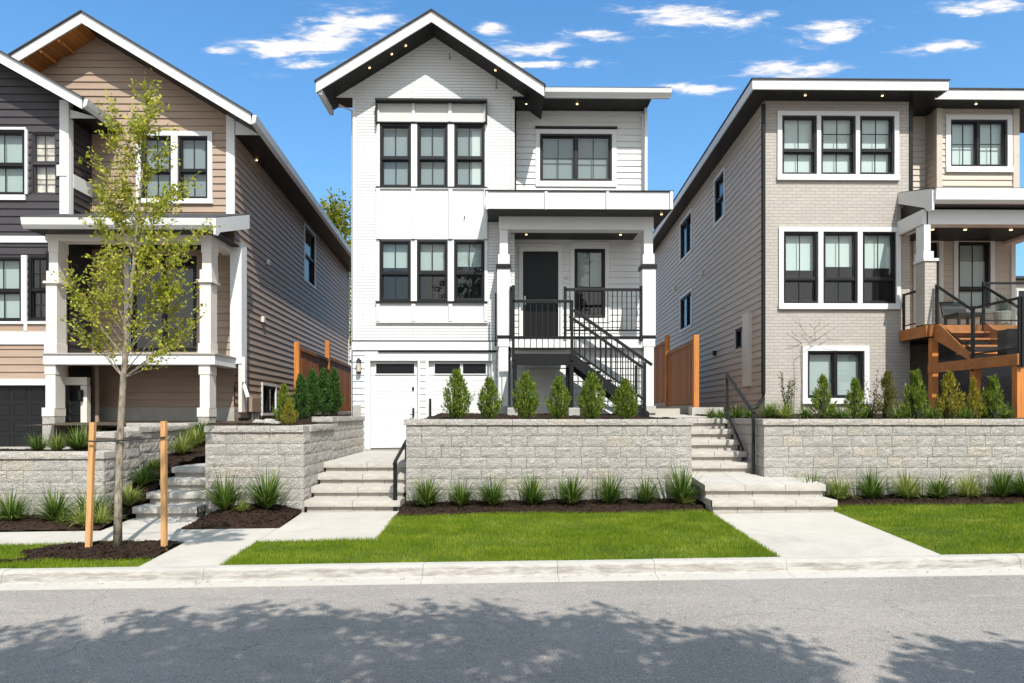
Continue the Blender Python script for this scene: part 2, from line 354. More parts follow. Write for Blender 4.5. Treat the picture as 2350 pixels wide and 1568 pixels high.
def lawn(name, rects):
    mb = MB()
    for (x0, x1, y0, y1) in rects: mb.hexa([(x, y, zl(x, y)-k) for k in (.08, .012) for x, y in ((x0, y0), (x1, y0), (x1, y1), (x0, y1))])
    return struct(mb.build(name, M['lawn_soil']))
L1 = [(XB, XD, 7.867, 9.03), (XC, XD, 9.03, 10.6)]
L2 = [(XE, 13, 7.867, 10.82)]
L3 = [(-14, XA, 7.867, 9.03)]
lawn('lawn', L1+L2+L3)
def tree_mulch(x, y): return ((x+4.85)/1.1)**2+((y-8.58)/.42)**2 < 1 or (x > -4.75 and y > 8.22) or (-6.35 < x < -5.3 and abs(y-(8.08+(x+6.1)*.36)) < .13)
def blades(name, rects, dens, keep=None, h=(.025, .055), w=.0075):
    X = []; Y = []
    for (x0, x1, y0, y1) in rects:
        n = int((x1-x0)*(y1-y0)*dens); X.append(rng.uniform(x0-.022, x1+.022, n)); Y.append(rng.uniform(y0-.02, y1+.02, n))
    X = np.concatenate(X); Y = np.concatenate(Y)
    if keep is not None:
        k = np.array([keep(a, b) for a, b in zip(X, Y)]); X = X[k]; Y = Y[k]
    n = len(X); Z = .15+.012*X+.055*(Y-7.86)-.013
    a = rng.uniform(0, 6.283, n); hh = rng.uniform(h[0], h[1], n)*(1+.25*np.sin(X*2.1+Y*1.3)*np.sin(Y*3.7)); l = rng.uniform(0, .028, n); b = rng.uniform(0, 6.283, n)
    V = np.empty((n, 3, 3)); dx = np.cos(a)*w/2; dy = np.sin(a)*w/2
    V[:, 0] = np.stack([X-dx, Y-dy, Z], 1); V[:, 1] = np.stack([X+dx, Y+dy, Z], 1); V[:, 2] = np.stack([X+np.cos(b)*l, Y+np.sin(b)*l, Z+hh], 1)
    return stuff(npmesh(name, V.reshape(-1, 3), np.arange(3*n).reshape(-1, 3), M['grass']))
blades('grass', L1, 6500)
blades('grass', L2, 5200, lambda x, y: x < 10.5)
blades('grass', L3, 6500, lambda x, y: x > -8 and not tree_mulch(x, y), (.03, .07))
dv = MB()
for _ in range(420):      # grit and dry leaf scraps washed into the gutter
    x = random.uniform(-7, 7); y = 7.66-abs(random.gauss(0, .05)); 
    if random.random() < .3: y = random.uniform(5.6, 7.6)
    z = (.022 if y > 7.47 else .004)+.012*x; s = random.uniform(.004, .014); q = random.uniform(0, 6.28); c_, s_ = math.cos(q)*s, math.sin(q)*s
    dv.quad((x-c_, y-s_, z+.001), (x+s_*.6, y-c_*.6, z+.004), (x+c_, y+s_, z+.002), (x-s_*.6, y+c_*.6, z+.001))
stuff(dv.build('leaf_litter', M['litter']))
# mulch: lumpy sheet plus bark chips
def mulch(x0, x1, y0, y1, zf, keep=None, chips=900, amp=.022, step=.05):
    nx = max(2, int((x1-x0)/step)); ny = max(2, int((y1-y0)/step)); mb = MB()
    def z(x, y): return zf(x, y)+amp*noise.fractal(Vector((x*5, y*5, 0)), 1, 2, 4)
    xs = [x0+(x1-x0)*i/nx for i in range(nx+1)]; ys = [y0+(y1-y0)*j/ny for j in range(ny+1)]
    mb.v = [(x, y, z(x, y)) for y in ys for x in xs]; n = nx+1
    for j in range(ny):
        for i in range(nx):
            if keep is None or keep((xs[i]+xs[i+1])/2, (ys[j]+ys[j+1])/2): mb.f.append((j*n+i, j*n+i+1, (j+1)*n+i+1, (j+1)*n+i))
    for _ in range(chips):
        x = random.uniform(x0, x1); y = random.uniform(y0, y1)
        if keep and not keep(x, y): continue
        c = Vector((x, y, z(x, y)+.006)); a = random.uniform(0, 6.28); d = Vector((math.cos(a), math.sin(a), random.uniform(-.4, .4)))*random.uniform(.008, .028)
        e = d.cross(Vector((0, 0, 1))).normalized()*random.uniform(.004, .009)+Vector((0, 0, random.uniform(-.006, .006)))
        mb.quad(c-d-e, c+d-e, c+d+e, c-d+e)
    return stuff(mb.build('mulch', M['mulch']))
mulch(-6.7, XA, 8.1, 9.03, lambda x, y: zl(x, y)+.012+.05*max(0, 1-((x+4.95)/1.3)**2-((y-8.66)/.45)**2), tree_mulch, 1500)
mulch(XC+.03, 3.17, 10.55, 11.5, lambda x, y: zl(x, y)+.0+.05*min(1, (y-10.55)/.25), None, 1800)
mulch(XE+.06, 13, 10.78, 11.5, lambda x, y: zl(x, y)+.0+.06*min(1, (y-10.78)/.25), None, 1600)
mulch(-4.6, -3.2, 9.81, 10.98, lambda x, y: zl(x, y)+.16*max(0, 1-((x+3.9)/.78)**2)*min(1, (y-9.8)/.6), None, 1000)
mulch(-14, XF_-.01, 9.8, 10.75, lambda x, y: zl(x, y)+.02+.05*min(1, (y-9.8)/.3), lambda x, y: x < -6.1 or y < 10.65, 1300)
def side_slope(x, y): return float(np.interp(y, (10.5, 10.7, 12.2, 12.9, 14.4), (.25, .33, .98, 1.12, 1.66)))
mulch(-6.22, XF_+.0, 10.6, 12.35, side_slope, None, 500)
mulch(-6.22, -4.72, 12.35, 14.45, side_slope, lambda x, y: x < -5.6 or y > 12.6+(x+5.6)*1.2, 500)
mulch(-1.45, 3.19, 11.62, 16.45, lambda x, y: 1.73+.03*(y-11.6), lambda x, y: x < 2.86 or y < 13.2, 1500, .03)
mulch(4.5, 13.5, 11.62, 17, lambda x, y: 1.745+.02*(y-11.6), None, 2200, .03)
mulch(-4.66, -3.46, 11.15, 15.85, lambda x, y: 1.60+.05*(y-11.2), None, 900, .03)
mulch(-9.6, -6.46, 10.98, 12.6, lambda x, y: 1.205, None, 1000, .02)
sheet('driveway', [-30, -9.3, -6.3], [12.3, 13.5, 16.8], lambda x, y: 1.17-.04*(y-12.3), M['concrete'])
sheet('yard', [-9.8, -6.2, -3.5], [13.8, 14.3, 17, 34], lambda x, y: 1.62 if y < 15 else 1.70, M['earth'])
# ------------------------------------------------------------------ split-face block walls
def rough_block(mb, F, a, b, z0, z1, depth=.1, amp=.013, d0=0.0, ny=4):
    nx = max(3, int((b-a)/.05)); g = .003; a += g; b -= g; z0 += g; z1 -= g; n = nx+1; vs = []
    off = random.uniform(-.003, .003); sd = random.uniform(0, 99)
    for j in range(ny+1):
        for i in range(n):
            q = a+(b-a)*i/nx; z = z0+(z1-z0)*j/ny; p = Vector(F.pt(q, z))
            e = 1 if (0 < i < nx and 0 < j < ny) else 0
            k = noise.fractal(Vector((q*9+sd, z*11, sd)), 1, 2, 3)
            vs.append(F.pt(q, z, d0+(amp*(.5+k)+off if e else off*.8)))
    m = len(vs); fs = [(j*n+i, j*n+i+1, (j+1)*n+i+1, (j+1)*n+i) for j in range(ny) for i in range(nx)]
    rim = [i for i in range(n)]+[j*n+nx for j in range(1, ny+1)]+[ny*n+i for i in range(nx-1, -1, -1)]+[j*n for j in range(ny-1, 0, -1)]
    for r in rim:
        q = vs[r]; vs.append((q[0]-F.n[0]*depth, q[1]-F.n[1]*depth, q[2]))
    k = len(rim); fs += [(rim[i], rim[(i+1) % k], m+(i+1) % k, m+i) for i in range(k)]
    mb.add(vs, fs)
def course_wall(mb, F, s0, s1, z0, z1, course=.18, corner=None):
    z = z1; row = 0
    while z > z0+.02:
        zb = max(z0, z-course); q = s0; row += 1
        while q < s1-.02:
            L = random.choice((.26, .33, .42, .42, .5))
            if s1-q-L < .2: L = s1-q
            split = random.random() < .12 and L < .45
            rough_block(mb, F, q, min(s1, q+L), zb, z)
            q += L
        z = zb
    mb.fbox(F, (s0+.01, s1-.01, z0, z1-.01), -.28, -.035)
def cap_row(mb, F, s0, s1, z0, z1, depth=.34, over=.03, L=.62):
    n = max(1, round((s1-s0)/L))
    for i in range(n):
        rough_block(mb, F, s0+(s1-s0)*i/n, s0+(s1-s0)*(i+1)/n, z0, z1, depth, .008, over, 3)
XR, XS = -3.17, 3.2
def wall_thing(label, loc, faces, caps):
    t = thing('retaining_wall', label, 'wall', loc, 'split face block retaining walls')
    b = MB()
    for a in faces: course_wall(b, *a)
    c = MB()
    for a in caps: cap_row(c, *a)
    b.build('blockwork', M['stone'], t); c.build('coping', M['capstone'], t)
    return t
YW = 11.45
FW1 = front(YW); side_l = lambda x: Fr((x, 0), (0, 1), (-1, 0)); side_r = lambda x: Fr((x, 0), (0, 1), (1, 0))
wall_thing('tall grey block retaining wall with pale coping below the row of six conifers', (.8, YW, 0),
    [(FW1, XC+.04, XS-.02, .2, 1.66), (side_l(XC+.04), YW+.01, 16.0, .2, 1.66), (side_r(XS-.02), YW+.01, 13.3, .5, 1.66)],
    [(FW1, XC+.0, XS, 1.66, 1.762), (side_l(XC+.02), YW+.32, 15.9, 1.66, 1.762)])
XRW = 4.40
wall_thing('long block retaining wall at the right, below the mixed green and gold shrubs', (8, YW, 0),
    [(FW1, XRW, 13, .3, 1.66), (side_l(XRW), YW+.01, 14.2, .5, 1.66)],
    [(FW1, XRW-.03, 13, 1.66, 1.765), (side_l(XRW), YW+.32, 13.2, 1.66, 1.765)])
FW2 = front(10.92)
wall_thing('block retaining wall with stepped side between the two left stairs', (-3.95, 10.92, 0),
    [(FW2, -4.73, XR, .2, 1.555), (side_r(XR), 10.93, 12.74, .2, 1.555), (side_r(XR), 12.74, 15.6, .6, 1.70), (side_l(-4.73), 10.93, 14.4, .2, 1.50), (front(12.74), XR-.36, XR, 1.50, 1.70)],
    [(FW2, -4.74, XR, 1.555, 1.66), (side_r(XR), 11.26, 12.74, 1.555, 1.66), (front(12.72), XR-.37, XR+.02, 1.70, 1.80), (side_r(XR), 13.05, 15.6, 1.70, 1.80)])
FW3 = front(10.70)
wall_thing('low block planter wall at far left with coping, stepping up towards the brown house', (-8, 10.7, 0),
    [(FW3, -14, -6.2, .1, 1.15), (side_r(-6.2), 10.71, 11.0, .1, 1.15), (side_r(-6.2), 11.0, 11.75, .1, 1.46), (side_r(-6.2), 11.75, 13.57, .2, 1.53), (side_r(-6.2), 13.57, 14.8, .6, 1.57), (front(11.0), -6.5, -6.2, 1.1, 1.46)],
    [(FW3, -14, -6.18, 1.15, 1.256), (front(10.98), -6.56, -6.18, 1.46, 1.565), (side_r(-6.2), 11.3, 11.75, 1.46, 1.565), (front(11.73), -6.56, -6.18, 1.53, 1.63), (side_r(-6.2), 12.05, 13.57, 1.53, 1.63), (front(13.55), -7.4, -6.18, 1.575, 1.67), (side_r(-6.2), 13.87, 14.8, 1.575, 1.67), (front(12.55), -9.6, -6.6, 1.12, 1.24)])
# ------------------------------------------------------------------ block steps
def steps(label, x0, x1, fronts, tops, zbase, back, loc, rough=True, tilt=0):
    t = thing('stone_steps', label, 'steps', loc, 'block steps up from the pavement')
    prev = zbase
    for i, (y, z) in enumerate(zip(fronts, tops)):
        yb = fronts[i+1]+.08 if i+1 < len(fronts) else back
        r = MB(); th = min(.1, (z-prev)*.58); F = front(y+.05)
        n = max(2, round((x1-x0)/.42))
        for k in range(n): rough_block(r, F, x0+.03+(x1-x0-.06)*k/n, x0+.03+(x1-x0-.06)*(k+1)/n, prev-.03, z-th, .12, .004, 0, 2)
        r.fbox(F, (x0+.03, x1-.03, prev-.1, z-th), -(yb-y-.06), -.08)
        r.build('riser', M['tread_stone'], t)
        tr = MB(); n = max(1, round((x1-x0)/.75)); zt = lambda yy: z+tilt*(yy-y) if i+1 == len(fronts) else z
        for k in range(n):
            a = x0+(x1-x0)*k/n; b = x0+(x1-x0)*(k+1)/n
            rough_block(tr, front(y), a, b, z-th, z-.004, .06, .007, 0, 3)
            if n > 0: tr.hexa([(xx, yy, (zt(yy)-(th if kk == 0 else 0))) for kk in (0, 1) for xx, yy in ((a+.003, y+.003), (b-.003, y+.003), (b-.003, yb), (a+.003, yb))])
        tr.build('tread', M['tread_stone'], t)
        prev = z
    return t
def ztop(v, Y): return EYE-(v-V0)*Y/FPX
steps('pale block steps at far left, half hidden behind the staked young tree', XF_, -4.73, [10.63, 11.05, 11.47, 11.89], [.409, .585, .757, .929], .235, 12.9, (-5.2, 10.63, 0))
steps('pale block steps leading to the white garage door', XR+.01, XC+.03, [10.9, 11.29, 11.68, 12.07], [.469, .647, .825, 1.0], .287, 15.88, (-2.4, 10.9, 0))
steps('two broad pale block steps with a wide landing at the end of the right walkway', XD-.01, XE+.01, [10.37, 10.75], [.53, .725], .338, 11.95, (4.15, 10.37, 0), tilt=.085)
steps('narrow flight of pale block steps with a black handrail between the two tall walls', XS+.0, XRW-.01, [11.84, 12.2, 12.56, 12.92, 13.28], [.996, 1.173, 1.369, 1.561, 1.765], .82, 17, (3.8, 11.84, 0))
sheet('terrace', [3.2, 4.4, 6.0], [14.0, 16, 34], lambda x, y: 1.772+.02*(y-14), M['concrete'])
# ------------------------------------------------------------------ handrails
t = thing('handrail', 'black metal handrail on the narrow right steps', 'handrail', (4.25, 12, 0))
x = 4.32
for (py, z0, z1) in ((13.1, 1.74, 2.62), (11.72, .79, 1.84)): MB().box(x-.024, x+.024, py-.024, py+.024, z0, z1).build('post', M['black'], t, bevel=.004)
MB().bar((x, 13.13, 2.62), (x, 11.69, 1.86), .05, .045).build('top_rail', M['black'], t)
MB().bar((x, 13.0, 1.80), (x, 12.25, 1.22), .032).bar((x, 12.25, 1.24), (x, 12.25, 1.0), .03).build('lower_bar', M['black'], t)  # thin black bar with a short drop, below the top rail
t = thing('handrail', 'short black handrail beside the steps to the garage door', 'handrail', (-1.7, 11, 0))
x = -1.72
MB().box(x-.03, x+.03, 10.92, 10.98, .3, 1.08).build('post', M['black'], t, bevel=.004)
MB().box(x-.022, x+.022, 12.16, 12.2, .99, 1.36).build('post', M['black'], t, bevel=.004)
MB().tube([(x, 10.86, 1.05), (x, 10.95, 1.09), (x, 12.18, 1.37), (x, 12.3, 1.37)], .03, 8).build('top_rail', M['black'], t)
# ------------------------------------------------------------------ house kit
def siding(mb, F, s0, s1, z0, z1, course, lap, holes=(), clip=None):
    hs = [h for h in holes]
    cuts = {z0, z1}; k = 0
    while z0+k*course < z1-1e-4: cuts.add(z0+k*course); k += 1
    for h in hs:
        for z in (h[2], h[3]):
            if z0 < z < z1: cuts.add(z)
    cuts = sorted(cuts)
    for za, zb in zip(cuts, cuts[1:]):
        if zb-za < 1e-4: continue
        zc = z0+math.floor((za-z0)/course+1e-5)*course
        da = lap*(1-(za-zc)/course)+.002; db = lap*(1-(zb-zc)/course)+.002; zm = (za+zb)/2
        ints = [(s0, s1)]
        for h in hs:
            if h[2] < zm < h[3]:
                nx = []
                for p, q in ints:
                    if h[0] > p: nx.append((p, min(q, h[0])))
                    if h[1] < q: nx.append((max(p, h[1]), q))
                ints = [(p, q) for p, q in nx if q-p > 1e-4]
        for p, q in ints:
            pa, qa, pb, qb = p, q, p, q
            if clip:
                ca, cb = clip(za), clip(zb)
                pa, qa = max(p, ca[0]), min(q, ca[1]); pb, qb = max(p, cb[0]), min(q, cb[1])
                if qa <= pa: continue
                if qb < pb: pb = qb = min(q, max(p, cb[0]))
            n = len(mb.v); mb.v += [F.pt(pa, za, da), F.pt(qa, za, da), F.pt(qb, zb, db), F.pt(pb, zb, db)]; mb.f.append((n, n+1, n+2, n+3))
            if lap and abs(za-zc) < 1e-5:
                mb.v += [F.pt(pa, za, 0), F.pt(qa, za, 0)]; mb.f.append((n+4, n+5, n+1, n))
    return mb
def border(mb, F, r, w, d0, d1, sides='lrtb'):
    a, b, z0, z1 = r
    if 'l' in sides: mb.fbox(F, (a-w, a, z0, z1), d0, d1)
    if 'r' in sides: mb.fbox(F, (b, b+w, z0, z1), d0, d1)
    if 't' in sides: mb.fbox(F, (a-w, b+w, z1, z1+w), d0, d1)
    if 'b' in sides: mb.fbox(F, (a-w, b+w, z0-w, z0), d0, d1)
    return mb
def window(house, F, r, kind='hung', rail=.5, blind=None, bm='blind_pale', back='room', vb=1, hb=0, frame='black', hbt=None, head=None, fw=.05, d=-.045):
    a, b, z0, z1 = r; fr = MB()
    border(fr, F, (a+fw, b-fw, z0+fw, z1-fw), fw, d-.06, d+.055)
    iw = .028; panes = []
    if kind == 'hung':
        zr = z0+(z1-z0)*rail; panes = [(a+fw, b-fw, zr+.03, z1-fw, .0), (a+fw, b-fw, z0+fw, zr-.03, -.03)]
        fr.fbox(F, (a+fw, b-fw, zr-.03, zr+.03), d-.05, d+.04)
    elif kind == 'slide':
        m = (a+b)/2; panes = [(a+fw, m-.03, z0+fw, z1-fw, -.02), (m+.03, b-fw, z0+fw, z1-fw, 0)]
        fr.fbox(F, (m-.035, m+.035, z0+fw, z1-fw), d-.05, d+.04)
    else: panes = [(a+fw, b-fw, z0+fw, z1-fw, 0)]
    gl = MB()
    for i, (p, q, za, zb, o) in enumerate(panes):
        border(fr, F, (p+iw, q-iw, za+iw, zb-iw), iw, d-.03+o, d+.03+o)
        gl.quad(F.pt(p+iw, za+iw, d+o), F.pt(q-iw, za+iw, d+o), F.pt(q-iw, zb-iw, d+o), F.pt(p+iw, zb-iw, d+o))
        for k in range(1, vb+1):
            x = p+(q-p)*k/(vb+1); fr.fbox(F, (x-.009, x+.009, za+iw, zb-iw), d+o-.012, d+o+.013)
        n = hb if hbt is None or i == 0 else hbt
        for k in range(1, n+1):
            z = za+(zb-za)*k/(n+1); fr.fbox(F, (p+iw, q-iw, z-.009, z+.009), d+o-.012, d+o+.012)
    w = fr.build('window', M[frame], house, bevel=.004)
    gl.build('pane', M['glass'], w)
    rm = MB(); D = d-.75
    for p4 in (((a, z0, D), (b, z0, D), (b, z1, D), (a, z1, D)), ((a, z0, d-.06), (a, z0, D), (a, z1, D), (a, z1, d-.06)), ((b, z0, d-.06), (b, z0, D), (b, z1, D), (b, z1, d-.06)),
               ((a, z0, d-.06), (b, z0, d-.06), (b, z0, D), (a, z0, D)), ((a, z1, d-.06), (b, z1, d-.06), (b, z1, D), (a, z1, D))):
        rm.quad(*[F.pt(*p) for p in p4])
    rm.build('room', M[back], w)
    if blind:
        MB().fbox(F, (a+fw, b-fw, z1-(z1-z0)*blind, z1-.03), d-.105, d-.1).build('blind', M[bm], w)
    if head: MB().fbox(F, (a+fw, b-fw, z1-.03-head, z1-.03), d-.13, d-.085).build('headrail', M['white'], w)
    return w
def gable_roof(h, Y0, Y1, pk, lf, rt, hf, dx=0, soffit='soffit', th=.03, left=True, wood_left=False, cut=None):
    """fascia-top points pk, lf, rt = (x, z) at depth Y0; ridge runs back to Y1, drifting dx per metre"""
    off = ((Y1-Y0)*dx, Y1-Y0, 0)
    pt = lambda p, dz=0, y=Y0: (p[0]+(y-Y0)*dx, y, p[1]+dz)
    for (e, sg) in ((lf, -1), (rt, 1)):
        ex = (e[0]+sg*.03, e[1]-.02)
        if cut and sg < 0:      # the overhang stops; behind it the roof edge is flush with the wall
            yb, xc = cut; zc = pk[1]-(pk[0]-xc)*(pk[1]-e[1])/(pk[0]-e[0])
            MB().prism([pt(pk, .002, yb), (xc, yb, zc+.002), (xc, yb, zc+th), pt(pk, .004+th, yb)], (0, Y1-yb, 0)).build('roof', M['shingle'], h)
            y1 = yb
        else: y1 = Y1
        o0 = ((y1-Y0+.04)*dx, y1-Y0+.04, 0)
        MB().prism([pt(pk, .002, Y0-.04), pt(ex, .002, Y0-.04), pt(ex, .002+th, Y0-.04), pt(pk, .004+th, Y0-.04)], o0).build('roof', M['shingle'], h)
        MB().prism([pt(pk, -hf), pt(e, -hf), pt(e), pt(pk)], (.035*dx, .035, 0)).build('fascia', M['white'], h)
        w = .03
        MB().prism([pt(pk, -hf+.02, Y0+.036), pt(e, -hf+.02, Y0+.036), pt(e, -.01, Y0+.036), pt(pk, -.01, Y0+.036)], ((y1-Y0)*dx, y1-Y0-.05, 0)).build('soffit', M['wood_soffit' if (wood_left and sg < 0) else soffit], h)
    def clip(z):
        z += hf-.03
        def xx(e):
            k = (e[0]-pk[0])/(e[1]-pk[1]) ; return pk[0]+(z-pk[1])*k
        return (xx(lf), xx(rt)) if z < pk[1] else (pk[0], pk[0])
    return clip
def light(h, p, n=(0, 0, -1), r=.025):
    p = Vector(p); n = Vector(n).normalized(); MB().tube([p, p+n*.012], r, 12).build('downlight', M['lamp'], h)
def post_stack(h, name, F, rects, depth, d0=0):
    """column made of stacked photo rectangles (u0,u1,v0,v1,grow)"""
    t = None
    for i, (u0, u1, v0, v1, g, mk) in enumerate(rects):
        r = R(F, u0, u1, v0, v1); mb = MB().fbox(F, r, -depth-g, g)
        o = mb.build(name if t is None else mk[1], M[mk[0]], h if t is None else t, bevel=.006)
        if t is None: t = o
    return t
def zat(v, Y, u=1175): return P(u, v, Y).z
def xat(u, Y): return P(u, 950, Y).x
# ------------------------------------------------------------------ white house
H = thing('white_house', 'tall white house with steep front gable, black windows and black porch stair', 'house', (0, 15.9, 0), 'houses in the row')
YG, YWG = 15.9, 16.5
FG, FWG = front(YG), front(YWG)
pk, lf, rt = P(990, 25, 15.23), P(725, 187, 15.23), P(1249, 196, 15.23)
clip = gable_roof(H, 15.23, 28, (pk.x, pk.z), (lf.x, lf.z), (rt.x, rt.z), .24, cut=(16.36, xat(808, 15.9)))
xl, xr = xat(810, YG), xat(1181, YG)
up = [R(FG, 872, 943.5, 285, 430), R(FG, 957.6, 1027.6, 285, 430), R(FG, 1042.5, 1112.4, 285, 430)]
lo = [R(FG, 871, 943, 552, 692), R(FG, 957, 1027.5, 552, 692), R(FG, 1042, 1112, 552, 692)]
zb = zat(784, YG)
siding(MB(), FG, xl, xr, zb, 11, .1, 0, up+lo, clip).build('front_wall', M['white_brick'], H)
for r in up: window(H, FG, r, 'hung', .46, .97, 'blind_mid', head=.05)
for i, r in enumerate(lo): window(H, FG, r, 'hung', .46, (.43, .47, .41)[i], 'blind_green')
MB().fbox(FG, (up[2][1]-.3, up[2][1]-.05, up[2][2]+.05, up[2][3]-.1), -.142, -.139).build('curtain', M['curtain'], H)
tr = MB()
for rs in (up, lo):
    for a, b in ((0, 1), (1, 2)): tr.fbox(FG, (rs[a][1]+.002, rs[b][0]-.002, rs[0][2], rs[0][3]), -.05, .03)
    tr.fbox(FG, (rs[0][0]-.07, rs[0][0]-.002, rs[0][2], rs[0][3]), -.05, .03); tr.fbox(FG, (rs[2][1]+.002, rs[2][1]+.07, rs[0][2], rs[0][3]), -.05, .03)
tr.each('window_trim', M['white'], H, bevel=.004)
pn = MB(); bt = MB()
for (v0, v1) in ((436, 550), (699, 738)):
    pn.fbox(FG, R(FG, 866, 1117, v0, v1), -.02, .016)
    for u0, u1 in ((865, 872.5), (945, 954), (1030, 1038.5), (1111.5, 1118.5)): bt.fbox(FG, R(FG, u0, u1, v0, v1), .017, .075)
    bt.fbox(FG, R(FG, 872.5, 1111.5, v1-4, v1), .017, .034)
bt.fbox(FG, R(FG, 864, 1120, 738.4, 742), 0, .06); bt.fbox(FG, R(FG, 864, 1119, 432, 435.6), 0, .05)
pn.each('wall_panel', M['white_panel'], H, bevel=.003); bt.each('batten', M['white'], H, bevel=.003)
MB().fbox(FG, R(FG, 863, 1119, 430.3, 432), 0, .07).fbox(FG, R(FG, 863, 1119, 692.4, 695.4), 0, .08).each('window_sill', M['black'], H)
cn = MB().fbox(FG, R(FG, 864, 1118.5, 234.5, 239.5), 0, .2)
cn.fbox(FG, R(FG, 864, 867, 239.5, 288), 0, .16); cn.fbox(FG, R(FG, 1115.5, 1118.5, 239.5, 288), 0, .16); cn.fbox(FG, R(FG, 867, 1115.5, 281.5, 285), 0, .05)
cn.build('window_canopy', M['black'], H, bevel=.004)
MB().fbox(FG, R(FG, 867.3, 1115.2, 239.6, 281.4), 0, .03).build('canopy_panel', M['grey_panel'], H)
b2 = MB()
for u0, u1 in ((867.4, 871), (946, 952.5), (1029.5, 1037), (1111, 1115)): b2.fbox(FG, R(FG, u0, u1, 239.8, 281.2), .031, .06)
b2.each('canopy_batten', M['white'], H)
# eave returns and gutters at both sides of the gable
zs = zat(227, YG)
for sx, xo in ((xl, xat(768, YG)), (xr, xat(1221, YG))):
    ztop_ = pk.z-.24+.02-abs(sx-pk.x)*((pk.z-lf.z)/(pk.x-lf.x) if sx < pk.x else (pk.z-rt.z)/(rt.x-pk.x))
    MB().prism([(sx, YG-.01, zs), (xo, YG-.01, zs), (xo, YG-.01, zs+.03), (sx, YG-.01, ztop_)], (0, .6 if sx > 0 else .43, 0)).build('eave_return', M['white'], H)
    MB().box(min(sx, xo), max(sx, xo), YG-.005, YG+(.45 if sx < 0 else 12), zs-.03, zs-.004).build('soffit', M['soffit'], H)
MB().box(lf.x+.02, lf.x+.12, 15.29, 16.36, lf.z-.27, lf.z-.12).build('gutter', M['white'], H, bevel=.02)
MB().tube([(xl-.38, YG+.25, zs-.06), (xl-.06, YG+.25, zs-.2), (xl-.06, YG+.25, 1.2)], .035, 8).build('downspout', M['white'], H)
MB().fbox(FG, (xl-.002, xl+.05, zb, zs+.0), -.1, .02).each('corner_trim', M['white'], H)
# lower storey with the two garage style doors
zg = zat(1033, YG)
d1, d2 = R(FG, 850, 959, 829, 1031), R(FG, 984, 1128, 829, 1031)
siding(MB(), FG, xl, xat(1143, YG), zg-.05, zat(806, YG),   .15, .022, [d1, (d2[0], d2[1], d2[2], d2[3])]).build('garage_wall', M['white_siding'], H)
gt = MB().fbox(FG, (xl-.01, xat(1143, YG), zat(804.5, YG), zb), 0, .045)
gt.fbox(FG, R(FG, 838, 1140, 809, 828.5), 0, .035)
for u0, u1 in ((837, 850), (959, 964), (977, 984), (1128, 1138)): gt.fbox(FG, R(FG, u0, u1, 829, 1032), -.09, .035)
gt.each('garage_trim', M['white'], H, bevel=.005)
MB().fbox(FG, (xl-.015, xat(1143, YG), zb+.002, zb+.018), 0, .06).fbox(FG, R(FG, 869, 1139, 804.8, 808.6), 0, .07).each('drip_edge', M['black'], H)
MB().fbox(FG, R(FG, 811, 829, 930, 1034), 0, .03).each('foundation', M['found'], H)
for r, nm, gls in ((d1, 'entry', [(862, 950)]), (d2, 'garage', [(997, 1055.5), (1062, 1115)])):
    dm = MB().fbox(FG, r, -.12, -.085)
    cols = 2 if nm == 'entry' else 3; zt = zat(862, YG); hh = (zt-r[2]-.04)/4; ww = (r[1]-r[0]-.1)/cols
    for i in range(4):
        dm.fbox(FG, (r[0], r[1], r[2]+.02+i*hh+.004, r[2]+.02+(i+1)*hh-.004), -.085, -.076)
        for j in range(cols): 
            q = (r[0]+.05+j*ww+.05, r[0]+.05+(j+1)*ww-.05, r[2]+.02+i*hh+.09, r[2]+.02+(i+1)*hh-.09)
            border(dm, FG, q, .018, -.076, -.07); dm.fbox(FG, (q[0]+.03, q[1]-.03, q[2]+.03, q[3]-.03), -.076, -.071)
    dm.fbox(FG, (r[0], r[1], zt+.006, r[3]), -.085, -.076)
    dd = dm.build('door', M['white'], H, bevel=.003)
    for u0, u1 in gls:
        q = R(FG, u0, u1, 834.5, 857.5); border(MB(), FG, q, .022, -.076, -.058).build('glass_frame', M['white'], dd)
        MB().fbox(FG, q, -.078, -.064).build('pane', M['door_black'], dd)
    if nm == 'entry':
        MB().fbox(FG, R(FG, 945, 949.5, 888, 896), -.08, -.05).build('deadbolt', M['black'], dd)
        k = R(FG, 943, 951, 936, 957); MB().fbox(FG, (k[0]+.03, k[1]-.01, k[2], k[3]), -.08, -.04).tube([FG.pt(k[0]-.02, k[2]+.05, .0), FG.pt(k[1]-.03, k[2]+.06, .0)], .012).build('door_handle', M['black'], dd)
MB().fbox(FG, R(FG, 850, 959, 1031, 1034.5), -.1, .03).build('threshold', M['steel'], H)
MB().fbox(FG, R(FG, 985.5, 990.5, 915, 957), .03, .075).build('door_pull', M['black'], H, bevel=.006)
# lantern by the garage door
lp = P(825, 838, YG)
ln = MB().box(lp.x-.045, lp.x+.045, YG-.03, YG-.002, lp.z-.2, lp.z+.12).tube([(lp.x, YG-.02, lp.z+.1), (lp.x, YG-.1, lp.z+.14)], .012).build('wall_lantern', M['black'], H)
MB().tube([(lp.x, YG-.1, lp.z+.16), (lp.x, YG-.1, lp.z+.1), (lp.x, YG-.1, lp.z+.05)], [.012, .05, .07], 6).tube([(lp.x, YG-.1, lp.z-.19), (lp.x, YG-.1, lp.z-.16)], .06, 6).build('lantern_cap', M['black'], ln)
MB().tube([(lp.x, YG-.1, lp.z-.16), (lp.x, YG-.1, lp.z+.05)], .05, 6).build('lantern_glass', M['lampglass'], ln)
